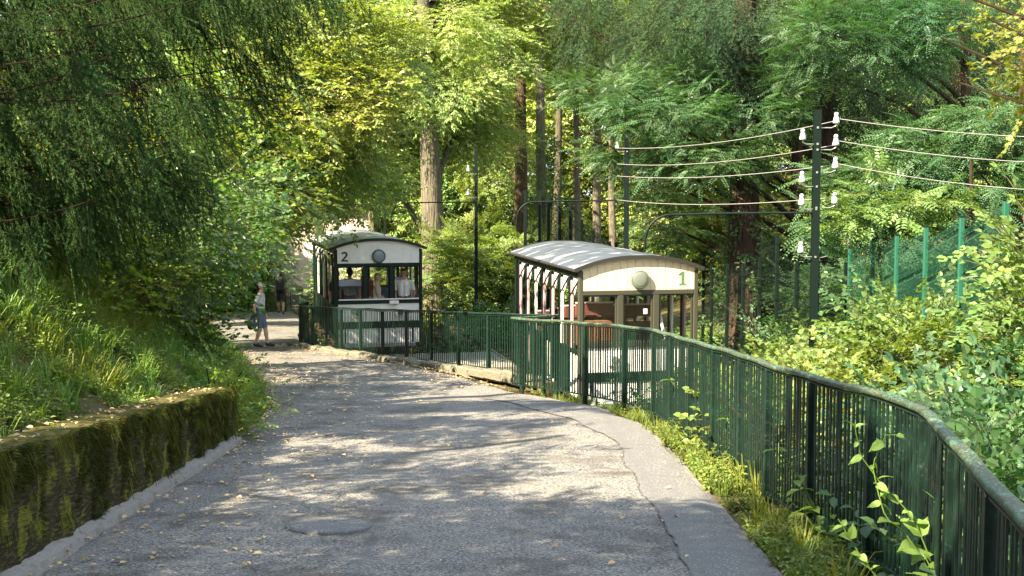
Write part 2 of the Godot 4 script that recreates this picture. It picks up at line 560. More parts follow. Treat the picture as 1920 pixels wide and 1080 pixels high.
func land(x: float, z: float) -> float:
	var d := -z
	var ry := road_y(d)
	var l := edge(d, 1)
	var r := edge(d, 2)
	var bumps := clump.get_noise_2d(x * 8, z * 8) * 0.12
	if x < l:
		var t := l - x
		var w := 1.0 - smoothstep(13.2, 13.7, d)
		var hw := wall_top(d)
		var far := smoothstep(26, 40, d)
		var y1 := (hw - 0.04) * smoothstep(0.1, 0.26, t) + 0.82 * maxf(t - 0.5, 0)
		var y2 := 0.85 * maxf(t - 0.15, 0) * (1 - 0.7 * far)
		var y := lerpf(y2, y1, w)
		y = minf(y, 3.2 + t * 0.12)
		return ry - 0.05 + y + bumps * smoothstep(0.3, 0.9, t)
	if x > r:
		var t := x - r
		var near := 1.0 - smoothstep(16, 20, d)
		var y1 := -clampf((t - 0.55) * 0.8, 0, 0.7) + maxf(t - 6.5, 0) * 0.35
		var pit := -clampf((t - 0.35) * 3.0, 0, 0.75)
		var bank := smoothstep(4.6, 6.5, x) * 0.6 + maxf(x - 6.0, 0) * 0.25
		var y2 := pit + bank
		if d > 45:
			y2 = lerpf(y2, 0.0, smoothstep(45, 55, d)) if x < 5 else y2
		return ry - 0.05 + lerpf(y2, y1, near) + bumps * smoothstep(0.4, 1.2, t)
	return ry - 0.05

func build_ground() -> void:
	var xs := []
	var x := -90.0
	while x < 90.0:
		xs.append(x)
		x += 0.22 if absf(x) < 9 else (1.0 if absf(x) < 24 else 6.0)
	var zs := []
	var z := 30.0
	while z > -170.0:
		zs.append(z)
		z -= 0.4 if z < 2 and z > -34 else (1.0 if z < 6 and z > -70 else 6.0)
	var g := Geo.new()
	for k in zs.size():
		for i in xs.size():
			var h := land(xs[i], zs[k])
			var e := 0.15
			var nn := Vector3(land(xs[i] - e, zs[k]) - land(xs[i] + e, zs[k]), 2 * e, land(xs[i], zs[k] - e) - land(xs[i], zs[k] + e)).normalized()
			g.put(Vector3(xs[i], h, zs[k]), nn)
	var w := xs.size()
	for k in zs.size() - 1:
		for i in w - 1:
			var a := k * w + i
			g.idx(a, a + 1, a + w + 1)
			g.idx(a, a + w + 1, a + w)
	struct("ground", g, M.soil)
	# the road
	g = Geo.new()
	var rows := 0
	var dd := -14.0
	while dd < 78:
		var l := edge(dd, 1)
		var r := edge(dd, 2)
		for i in 15:
			var f := i / 14.0
			var px := lerpf(l - 0.06, r + 0.06, f)
			var edge_drop := 0.035 * (smoothstep(0.06, 0, f) + smoothstep(0.94, 1, f))
			var py := road_y(dd) + 0.02 + clump.get_noise_2d(px * 14, dd * 14) * 0.018 - edge_drop
			g.put(Vector3(px, py, -dd), Vector3(0, 1, 0.07).normalized(), Vector2(px, dd))
			g.t2.append(Vector2(px / 7.0, dd / 7.0))
		rows += 1
		dd += 0.4
	for k in rows - 1:
		for i in 14:
			var a := k * 15 + i
			g.idx(a, a + 1, a + 16)
			g.idx(a, a + 16, a + 15)
	struct("road", g, M.asphalt)
	# patched strip of smoother asphalt along the fence, with a tar seam on its ragged side
	g = Geo.new()
	var seam := Geo.new()
	var n := 0
	dd = 1.0
	while dd < 17.6:
		var r := edge(dd, 2) + 0.0
		var wid := 0.5 + 0.12 * clump.get_noise_1d(dd * 6) + 0.02 * clump.get_noise_1d(dd * 60)
		if dd > 13:
			wid += (dd - 13) * 0.12
		for i in 5:
			var px := lerpf(r - wid, r, i / 4.0)
			g.put(Vector3(px, road_y(dd) + 0.02 + clump.get_noise_2d(px * 14, dd * 14) * 0.018 + 0.007 - 0.03 * smoothstep(0.7, 1, i / 4.0), -dd), Vector3.UP)
		for i in 2:
			var px: float = r - wid - 0.004 + i * (0.005 + 0.014 * maxf(0, clump.get_noise_1d(dd * 70)))
			seam.put(Vector3(px, road_y(dd) + 0.02 + clump.get_noise_2d(px * 14, dd * 14) * 0.018 + 0.016, -dd), Vector3.UP)
		n += 1
		dd += 0.08
	for k in n - 1:
		for i in 4:
			var a := k * 5 + i
			g.idx(a, a + 1, a + 6)
			g.idx(a, a + 6, a + 5)
		seam.idx(k * 2, k * 2 + 1, k * 2 + 3)
		seam.idx(k * 2, k * 2 + 3, k * 2 + 2)
	struct("pavement_strip", g, M.patched_asphalt)
	struct("pavement_seam", seam, M.tar)

# ---------------------------------------------------------------- foliage meshes
func tint(g: Geo, spread := 0.3, warm := 0.15) -> void:
	var k := 1.0 + rf(-spread, spread)
	var w := rf(-warm, warm)
	g.col = Color(k * (1 + w), k, k * (1 - w * 1.5))

func broad_branch(sd: int, length: float, twigs: int, per: int, ll: float, lw: float, detail: int, droop: float, bark := Color(0.5, 0.3, 0.5)) -> ArrayMesh:
	rng.seed = sd
	var g := Geo.new()
	var prev := Vector3.ZERO
	for k in twigs:
		var f := (k + 1.0) / twigs
		var p := Vector3(length * f, -droop * f * f * length + rf(-0.03, 0.03), rf(-0.04, 0.04) * length)
		g.col = bark
		g.twig(prev, p, 0.007 * length)
		var q := p
		var td := Vector3(rf(0.3, 0.9), rf(-0.3, 0.35), (1 if k % 2 else -1) * rf(0.5, 1.1)).normalized()
		if k == twigs - 1:
			td = Vector3(1, rf(-0.3, 0), rf(-0.2, 0.2)).normalized()
		var tl := length * rf(0.3, 0.55) * (1.15 - f * 0.6)
		for j in per:
			var e := td * tl / per
			e.y -= droop * 0.5 * tl / per * j / per
			if j % 2 == 0:
				g.col = bark
				g.twig(q, q + e, 0.004 * length)
			q += e
			var side := td.cross(Vector3.UP).normalized() * (1 if j % 2 else -1)
			var d := (td * rf(0.3, 0.9) + side * rf(0.6, 1.2) + Vector3(rf(-0.4, 0.4), rf(-0.6, 0.2), rf(-0.4, 0.4))).normalized()
			if j == per - 1:
				d = td
			tint(g)
			g.leaf(q, d, (Vector3.UP + rdir() * 0.6).normalized(), ll * rf(0.7, 1.15), lw * rf(0.8, 1.15), detail)
		prev = p
	return g.mesh()

func frond_branch(sd: int, fronds: int, flen: float, pairs: int, ll: float, lw: float, detail: int) -> ArrayMesh:   # feathered leaves, as an ash or a locust has them
	rng.seed = sd
	var g := Geo.new()
	var p := Vector3.ZERO
	for k in fronds:
		var f := (k + 1.0) / fronds
		var q := Vector3(flen * 1.3 * f, -0.12 * f * f * flen + rf(-0.03, 0.03), rf(-0.05, 0.05))
		g.col = Color(0.5, 0.35, 0.4)
		g.twig(p, q, 0.006)
		p = q
		var a := rf(0.5, 1.3) * (1 if k % 2 else -1)
		if k == fronds - 1:
			a = 0.0
		var d := Vector3(cos(a), rf(-0.15, 0.3), sin(a)).normalized()
		var up := (Vector3.UP + rdir() * 0.35).normalized()
		var s := d.cross(up).normalized()
		tint(g, 0.25, 0.12)
		for j in pairs + 1:
			var t := (j + 0.6) / (pairs + 0.6)
			var at := p + d * flen * t + Vector3.DOWN * flen * 0.3 * t * t
			var sz := 1.0 - 0.45 * absf(t - 0.4)
			if j == pairs:
				g.leaf(at, d + Vector3.DOWN * 0.3, up, ll * sz, lw * sz, detail)
			else:
				for q2: float in [-1.0, 1.0]:
					g.leaf(at, d * 0.45 + s * q2 + Vector3.DOWN * rf(0.0, 0.35), up + rdir() * 0.2, ll * sz, lw * sz, detail)
	return g.mesh()

func needle_spray(sd: int, length: float, step: float, nl: float, nw: float) -> ArrayMesh:
	rng.seed = sd
	var g := Geo.new()
	var axes := [[Vector3.ZERO, Vector3(1, -0.25, 0).normalized(), length]]
	var x := 0.08
	var sgn := 1.0
	while x < length * 0.95:
		var l := (0.42 - 0.32 * x / length) * length * rf(0.6, 1.1)
		axes.append([Vector3(x, -0.25 * x, 0), Vector3(rf(0.6, 1.0), rf(-0.45, 0.0), sgn * rf(0.5, 0.85)).normalized(), l])
		sgn = -sgn
		x += length * 0.085
	for a in axes:
		var p: Vector3 = a[0]
		var d: Vector3 = a[1]
		var l: float = a[2]
		g.col = Color(0.9, 0.4, 0.6)
		g.twig(p, p + d * l + Vector3.DOWN * l * l * 0.25, 0.0028)
		var t := 0.01
		var s := d.cross(Vector3.UP).normalized()
		while t < l:
			var at := p + d * t + Vector3.DOWN * t * t * 0.25
			var k := rf(0.75, 1.25) * (1.5 if t > l * 0.7 else 0.85)
			g.col = Color(k, k, k * 0.9)
			for q: float in [-1.0, 1.0]:
				var e := (d * rf(0.5, 0.9) + s * q * rf(0.5, 1) + Vector3.UP * rf(-0.4, 0.6)).normalized() * nl * rf(0.7, 1.1)
				var w := e.cross(rdir()).normalized() * nw
				g.tri(at - w, at + w, at + e)
			t += step
	return g.mesh()

func grass_tuft(sd: int, blades: int, h: float, wid: float, splay: float) -> ArrayMesh:
	rng.seed = sd
	var g := Geo.new()
	for k in blades:
		var a := rf(0, TAU)
		var o := Vector3(cos(a), 0, sin(a))
		var p := o * rf(0, 0.05)
		var hh := h * rf(0.5, 1.1)
		var lean := o * splay * rf(0.3, 1.2) * hh
		var s := o.cross(Vector3.UP) * wid
		var m1 := p + Vector3.UP * hh * 0.5 + lean * 0.25
		var m2 := p + Vector3.UP * hh * 0.85 + lean * 0.65
		var tip := p + Vector3.UP * hh * rf(0.75, 1.0) + lean * 1.2
		tint(g)
		g.face([p - s, p + s, m1 + s * 0.8, m1 - s * 0.8], o)
		g.face([m1 - s * 0.8, m1 + s * 0.8, m2 + s * 0.5, m2 - s * 0.5], o + Vector3.UP)
		g.face([m2 - s * 0.5, m2 + s * 0.5, tip], o + Vector3.UP)
	return g.mesh()

func herb(sd: int, stems: int, h: float, per: int, ll: float, lw: float, detail: int) -> ArrayMesh:
	rng.seed = sd
	var g := Geo.new()
	for k in stems:
		var a := rf(0, TAU)
		var o := Vector3(cos(a), 0, sin(a))
		var hh := h * rf(0.5, 1.15)
		var p := o * rf(0, 0.06)
		for j in per:
			var f := (j + 1.0) / per
			var q := o * (0.06 + 0.45 * hh * f * f) + Vector3.UP * hh * f
			g.col = Color(0.8, 0.75, 0.7)
			g.twig(p, q, 0.003)
			p = q
			for i in 2:
				var b := a + rf(-0.4, 0.4) + (PI / 2 + PI * i) + j * 1.3
				tint(g)
				g.leaf(q, Vector3(cos(b), rf(-0.35, 0.25), sin(b)), (Vector3.UP + rdir() * 0.4).normalized(), ll * rf(0.6, 1.1) * (1.1 - 0.4 * f), lw * rf(0.7, 1.1) * (1.1 - 0.4 * f), detail)
	return g.mesh()

var P := {}

func make_plant_meshes() -> void:
	for k in 4:
		P["broad%d" % k] = broad_branch(100 + k, 1.0, 8, 9, 0.105, 0.062, 0, 0.25)
		P["fine%d" % k] = broad_branch(120 + k, 1.0, 9, 12, 0.075, 0.045, 0, 0.3)
		P["near%d" % k] = broad_branch(140 + k, 0.8, 6, 6, 0.085, 0.058, 1, 0.25, Color(1.2, 0.5, 0.8))
		P["maple%d" % k] = broad_branch(160 + k, 0.8, 6, 5, 0.11, 0.11, 2, 0.35, Color(1.0, 0.5, 0.7))
		P["locust%d" % k] = frond_branch(180 + k, 7, 0.34, 8, 0.06, 0.03, 0)
		P["ash%d" % k] = frond_branch(200 + k, 6, 0.3, 5, 0.095, 0.045, 1)
		P["bush%d" % k] = broad_branch(220 + k, 0.55, 5, 6, 0.07, 0.056, 1, 0.1, Color(0.9, 0.5, 0.7))
	for k in 3:
		P["spray%d" % k] = needle_spray(240 + k, 0.7, 0.0075, 0.028, 0.0036)
		P["farspray%d" % k] = needle_spray(250 + k, 0.9, 0.03, 0.05, 0.006)
		P["grass%d" % k] = grass_tuft(260 + k, 16, 0.22, 0.0045, 0.6)
		P["herb%d" % k] = herb(270 + k, 5, 0.2, 4, 0.055, 0.035, 1)
		P["vine%d" % k] = broad_branch(280 + k, 0.7, 8, 2, 0.075, 0.06, 1, 0.3, Color(1.0, 0.6, 0.7))
		P["ivy%d" % k] = broad_branch(290 + k, 0.4, 5, 5, 0.06, 0.055, 2, 0.4)

func aim(out: Vector3, up: Vector3, s: float) -> Basis:
	var x := out.normalized()
	var z := x.cross(up).normalized()
	return Basis(x, z.cross(x), z).scaled(Vector3.ONE * s)

# branches spread through blobs: [centre, radii]; thins out where the clump noise is low
func crown_copies(blobs: Array, count: int, s0: float, s1: float, droop: float, gap := -0.25, shell := 0.5, hue := 0.16) -> Array:
	var xf := []
	var cols := []
	var weights := []
	var total := 0.0
	for b in blobs:
		total += pow(b[1].x * b[1].y * b[1].z, 0.7)
		weights.append(total)
	var tries := 0
	while xf.size() < count and tries < count * 3:
		tries += 1
		var pick := rf(0, total)
		var k := 0
		while weights[k] < pick:
			k += 1
		var o := rdir()
		var p: Vector3 = blobs[k][0] + o * blobs[k][1] * lerpf(shell, 1.0, pow(rf(0, 1), 0.6))
		var nz := clump.get_noise_3d(p.x * 9, p.y * 14, p.z * 9)
		if nz < gap + rf(-0.1, 0.1):
			continue
		var out := (Vector3(o.x, o.y * 0.35 - droop, o.z) + rdir() * 0.45)
		var up := (Vector3.UP * 1.2 + rdir() * 0.5 + o * 0.25).normalized()
		if absf(out.normalized().dot(up)) > 0.97:
			continue
		xf.append(Transform3D(aim(out, up, rf(s0, s1)), p))
		var c := 1.0 + rf(-0.2, 0.2)
		var w := clump.get_noise_3d(p.x * 4 + 50, p.y * 4, p.z * 4) * hue * 2 + rf(-0.06, 0.06)
		cols.append(Color(c * (1 + w), c, c * (1 - w)))
	return [xf, cols]

func trunk_geo(g: Geo, base: Vector3, top: Vector3, r0: float, r1: float, bend := 0.2, sides := 10) -> void:
	var pts := []
	var rad := []
	var n := 9
	var side := Vector3(rf(-1, 1), 0, rf(-1, 1)) * bend
	for k in n:
		var f := k / float(n - 1)
		pts.append(base.lerp(top, f) + side * sin(f * PI) + Vector3(rf(-1, 1), 0, rf(-1, 1)) * r0 * 0.1)
		rad.append(lerpf(r0, r1, f) * (1.0 + 0.6 * pow(1.0 - f, 14)))
	g.tube(pts, rad, sides, false)

# a tree: tapered trunk, limbs that reach for the blobs of its crown, and the crown
func tree(called: String, label: String, category: String, at: Vector3, r: float, height: float, blobs: Array, leaf: String, mat: String, bark: String, count: int, s0: float, s1: float, droop := 0.2, gap := -0.25, shell := 0.5, group := "") -> Node3D:
	var o := thing(called, label, category, at, 0.0, group)
	var g := Geo.new()
	trunk_geo(g, Vector3(0, -0.3, 0), Vector3(rf(-0.3, 0.3), height, rf(-0.3, 0.3)), r, r * 0.35, r * 0.6)
	var local := []
	for b in blobs:
		var c: Vector3 = b[0]
		local.append([c, b[1]])
	gpart("trunk", g, M[bark], o)
	for b in local:
		var c: Vector3 = b[0]
		g = Geo.new()
		if Vector2(c.x, c.z).length() < 0.3:
			continue
		var y0 := clampf(c.y - Vector2(c.x, c.z).length() * 0.5, height * 0.15, height * 0.95)
		var st := Vector3(0, y0, 0)
		var mid := st.lerp(c, 0.5) + Vector3.UP * 0.15 + rdir() * 0.15
		var lr := clampf(r * 0.35, 0.02, 0.12)
		g.tube([st, st.lerp(mid, 0.5) + rdir() * 0.06, mid, mid.lerp(c, 0.6) + rdir() * 0.1, c + (c - mid) * 0.5], [lr, lr * 0.85, lr * 0.65, lr * 0.45, lr * 0.2], 6, false)
		gpart("limb", g, M[bark], o)
	var cc := crown_copies(local, count, s0, s1, droop, gap, shell)
	scatter("crown", P[leaf], M[mat], cc[0], cc[1], o)
	return o

func blobs_round(h0: float, h1: float, rad: float, n: int, sd: int, flat := 0.7) -> Array:   # n blobs between two heights
	rng.seed = sd
	var out := []
	for k in n:
		var f := (k + 0.5) / n
		var a := k * 2.4 + rf(-0.4, 0.4)
		var w := rad * (0.45 + 0.4 * sin(f * PI)) * rf(0.7, 1.1)
		var s := rad * rf(0.42, 0.62)
		out.append([Vector3(cos(a) * w, lerpf(h0, h1, f), sin(a) * w), Vector3(s, s * flat, s)])
	return out

func bush(called: String, label: String, category: String, at: Vector3, radii: Vector3, leaf: String, mat: String, count: int, s0: float, s1: float, group := "", gap := -0.35) -> Node3D:
	var o := thing(called, label, category, at, 0.0, group)
	for k in 7:
		var g := Geo.new()
		var a := rf(0, TAU)
		var tip := Vector3(cos(a) * radii.x * rf(0.3, 0.8), radii.y * rf(1.0, 1.8), sin(a) * radii.z * rf(0.3, 0.8))
		g.tube([Vector3(cos(a), 0, sin(a)) * 0.08 + Vector3.DOWN * 0.2, tip * 0.5 + rdir() * 0.08, tip], [0.018, 0.013, 0.006], 5, false)
		gpart("stem", g, M.bark_brown, o)
	var blobs := []
	for k in 5:
		var a := k * 1.3 + rf(-0.3, 0.3)
		blobs.append([Vector3(cos(a) * radii.x * 0.45, radii.y * rf(0.55, 1.15), sin(a) * radii.z * 0.45), radii * rf(0.5, 0.68)])
	var cc := crown_copies(blobs, count, s0, s1, -0.15, gap, 0.35)
	scatter("foliage", P[leaf], M[mat], cc[0], cc[1], o)
	return o

# ---------------------------------------------------------------- fences
func along(pts: Array, s: float) -> Array:   # point and direction at a distance along a line
	for i in range(1, pts.size()):
		var l: float = (pts[i] - pts[i - 1]).length()
		if s <= l or i == pts.size() - 1:
			return [pts[i - 1] + (pts[i] - pts[i - 1]) * minf(s / l, 1.0), (pts[i] - pts[i - 1]).normalized()]
		s -= l
	return []

func curve(pts: Array, step: float) -> Array:   # the same line with its corners rounded
	var c := Curve3D.new()
	for i in pts.size():
		var d: Vector3 = (pts[mini(i + 1, pts.size() - 1)] - pts[maxi(i - 1, 0)]) / 12.0
		c.add_point(pts[i], -d, d)
	var out := []
	var n := int(c.get_baked_length() / step)
	for i in n + 1:
		out.append(c.sample_baked(c.get_baked_length() * i / n))
	return out

func length_of(pts: Array) -> float:
	var l := 0.0
	for i in range(1, pts.size()):
		l += (pts[i] - pts[i - 1]).length()
	return l

func railing(called: String, label: String, flat: Array, h0: float, h1: float, pitch: float, post_gap: float, rail_mat: Material, bar_w := 0.031) -> Node3D:
	var o := thing(called, label, "fence")
	var pts := []
	for p in flat:
		pts.append(Vector3(p[0], road_y(-p[1]) + (p[2] if p.size() > 2 else 0.0), p[1]))
	pts = curve(pts, 0.35)
	var total := length_of(pts)
	var n := pts.size()
	var up := []
	var low := []
	for i in n:
		var h := lerpf(h0, h1, i / float(n - 1))
		up.append(pts[i] + Vector3.UP * (h + 0.006 * sin(i * 1.7)))
		low.append(pts[i] + Vector3.UP * 0.11)
	var oval := []
	for q in [[-0.030, 0.0], [-0.026, -0.013], [-0.012, -0.017], [0.012, -0.017], [0.026, -0.013], [0.030, 0.0], [0.027, 0.012], [0.016, 0.018], [0.008, 0.0145], [0.0, 0.019], [-0.008, 0.0145], [-0.016, 0.018], [-0.027, 0.012]]:
		oval.append(Vector2(q[0], q[1]))
	var g := Geo.new()
	g.sweep(up, oval)
	gpart("handrail", g, rail_mat, o)
	g = Geo.new()
	g.sweep(low, [Vector2(-0.02, -0.006), Vector2(0.02, -0.006), Vector2(0.02, 0.006), Vector2(-0.02, 0.006)], false)
	gpart("bottom_rail", g, M.green_paint, o)
	g = Geo.new()
	var sub := []
	for p in up:
		sub.append(p + Vector3.DOWN * 0.03)
	g.sweep(sub, [Vector2(-0.018, -0.005), Vector2(0.018, -0.005), Vector2(0.018, 0.005), Vector2(-0.018, 0.005)], false)
	gpart("top_bar", g, M.green_paint, o)
	var bar := {}
	var count := int(total / pitch)
	rng.seed = 77
	for k in count:
		var s := (k + 0.5) * pitch
		var at := along(pts, s)
		var h := lerpf(h0, h1, s / total)
		var key := int(h * 50)
		if not bar.has(key):
			var b := Geo.new()
			b.cube(Vector3(0, (h - 0.03 + 0.11) / 2, 0), Vector3(bar_w, h - 0.03 - 0.11, 0.008))
			bar[key] = b.mesh()
		var m := part("baluster", bar[key], M.green_paint, o, at[0])
		m.rotation = Vector3(rf(-0.006, 0.006), atan2(-at[1].z, at[1].x) + rf(-0.07, 0.07), rf(-0.005, 0.005))
	var posts := int(round(total / post_gap))
	var pm := {}
	for k in posts + 1:
		var s := total * k / posts
		var at := along(pts, clampf(s, 0.03, total - 0.03))
		var h := lerpf(h0, h1, s / total)
		var key := int(h * 50)
		if not pm.has(key):
			var b := Geo.new()
			b.cube(Vector3(0, (h - 0.2) / 2 - 0.02, 0), Vector3(0.052, h + 0.18, 0.052), 0.004)
			pm[key] = b.mesh()
		var m := part("post", pm[key], M.green_paint, o, at[0])
		m.rotation.y = atan2(-at[1].z, at[1].x)
	return o

func mesh_panel() -> ArrayMesh:   # welded wire panel, 1 m wide and 1 m high, with folds at its top, middle and foot
	var g := Geo.new()
	var ys := [0.0, 0.035, 0.07, 0.10, 0.46, 0.5, 0.54, 0.86, 0.9, 0.94, 1.0]
	var zs := [0.0, 0.0, 0.035, 0.0, 0.0, 0.035, 0.0, 0.0, 0.04, 0.0, 0.0]
	for k in 41:
		var pts := []
		var rad := []
		for i in ys.size():
			pts.append(Vector3(k / 40.0, ys[i], zs[i]))
			rad.append(0.0022)
		g.tube(pts, rad, 3, false)
	for i in ys.size():
		g.tube([Vector3(0, ys[i], zs[i]), Vector3(1, ys[i], zs[i])], [0.0028, 0.0028], 3, false)
	for y in [0.2, 0.3, 0.64, 0.74]:
		g.tube([Vector3(0, y, 0), Vector3(1, y, 0)], [0.0028, 0.0028], 3, false)
	return g.mesh()

func wire_fence(called: String, label: String, spots: Array, post_w: float, panel_h: float, drop: float, mat: Material, pm: Mesh) -> void:   # spots: x, z, top, length of post
	var o := thing(called, label, "fence")
	for i in spots.size():
		var q: Array = spots[i]
		var g := Geo.new()
		g.cube(Vector3(0, -q[3] / 2, 0), Vector3(post_w, q[3], post_w), 0.006)
		gpart("post", g, mat, o, Vector3(q[0], q[2], q[1]))
		g = Geo.new()
		g.cube(Vector3(0, 0.008, 0), Vector3(post_w + 0.008, 0.016, post_w + 0.008))
		gpart("post_cap", g, M.dark_green, o, Vector3(q[0], q[2], q[1]))
		if i + 1 < spots.size() and panel_h > 0:
			var e: Array = spots[i + 1]
			var d := Vector3(e[0] - q[0], 0, e[1] - q[1])
			var m := part("wire_panel", pm, mat, o)
			m.set_meta("kind", "stuff")
			var top: float = q[2] - 0.03
			var dir := d + Vector3.DOWN * drop
			m.transform = Transform3D(Basis(dir, Vector3.UP * panel_h, d.cross(Vector3.UP).normalized()), Vector3(q[0], top - panel_h, q[1] ))

# ---------------------------------------------------------------- poles and wires
func insulator_mesh() -> Array:
	var g := Geo.new()
	var prof := []
	for q in [[0.0, 0.0], [0.038, 0.0], [0.05, 0.008], [0.05, 0.03], [0.042, 0.05], [0.036, 0.09], [0.027, 0.1], [0.027, 0.112], [0.033, 0.118], [0.03, 0.145], [0.016, 0.158], [0.0, 0.16]]:
		prof.append(Vector2(q[0], q[1]))
	g.lathe(Transform3D(), prof, 12)
	return [g.mesh()]

func pole(label: String, at: Vector3, top: float, w: float, arm_y: float, arm_len: float, rights: Array, lefts: Array) -> Node3D:
	var o := thing("line_pole", label, "pole", at, 0.0, "poles of the line beside the track")
	var h := top - at.y
	var g := Geo.new()
	g.cube(Vector3(0, h / 2 - 0.2, 0.045), Vector3(w, h + 0.4, 0.012))
	g.cube(Vector3(0, h / 2 - 0.2, -0.045), Vector3(w, h + 0.4, 0.012))
	g.cube(Vector3(0, h / 2 - 0.2, 0), Vector3(0.012, h + 0.4, 0.078))
	var shaft := gpart("shaft", g, M.black_green, o)
	bpart("cap", Vector3(0, h + 0.006, 0), Vector3(w + 0.006, 0.012, 0.108), M.dark_green, shaft)
	for y: float in rights + lefts:
		bpart("bolt", Vector3(0, y - at.y - 0.1, 0.056), Vector3(0.03, 0.03, 0.014), M.steel, shaft, 0.004)
	if arm_len > 0:
		var y := arm_y - at.y
		g = Geo.new()
		var pts := [Vector3(-0.02, y + 0.03, 0), Vector3(-arm_len * 0.5, y + 0.02, 0), Vector3(-arm_len + 0.36, y, 0)]
		for k in 7:
			var a := PI / 2 * (k + 1) / 7
			pts.append(Vector3(-arm_len + 0.36 - 0.36 * sin(a), y - 0.36 * (1 - cos(a)), 0))
		pts.append(Vector3(-arm_len - 0.01, y - 0.52, 0))
		var rad := []
		for p in pts:
			rad.append(0.016)
		g.tube(pts, rad, 8)
		gpart("arm", g, M.black_green, o)
	var im: Mesh = P.insulator
	for s in [[rights, 1.0], [lefts, -1.0]]:
		for y: float in s[0]:
			var yy := y - at.y
			var x: float = s[1] * (0.27 if s[1] > 0 else 0.2)
			g = Geo.new()
			g.tube([Vector3(0, yy - 0.1, 0), Vector3(x * 0.75, yy - 0.1, 0), Vector3(x, yy - 0.07, 0), Vector3(x, yy + 0.03, 0)], [0.009, 0.009, 0.009, 0.009], 6)
			var pin := gpart("pin", g, M.steel, o)
			var ins := part("insulator", im, M.porcelain, pin, Vector3(x, yy - 0.04, 0))
	return o

func wire(label: String, a: Vector3, b: Vector3, sag: float, r: float) -> void:
	var g := Geo.new()
	var pts := []
	var rad := []
	for k in 25:
		var f := k / 24.0
		pts.append(a.lerp(b, f) + Vector3.DOWN * sag * 4 * f * (1 - f))
		rad.append(r)
	g.tube(pts, rad, 5)
	tag(gpart("overhead_wire", g, M.wire_metal, self), label, "wire", "wires of the line beside the track")

# ---------------------------------------------------------------- railcars
func roof_arc(x: float) -> float:
	return 2.335 + 0.19 * (1.0 - pow(absf(x) / 1.06, 2.2))

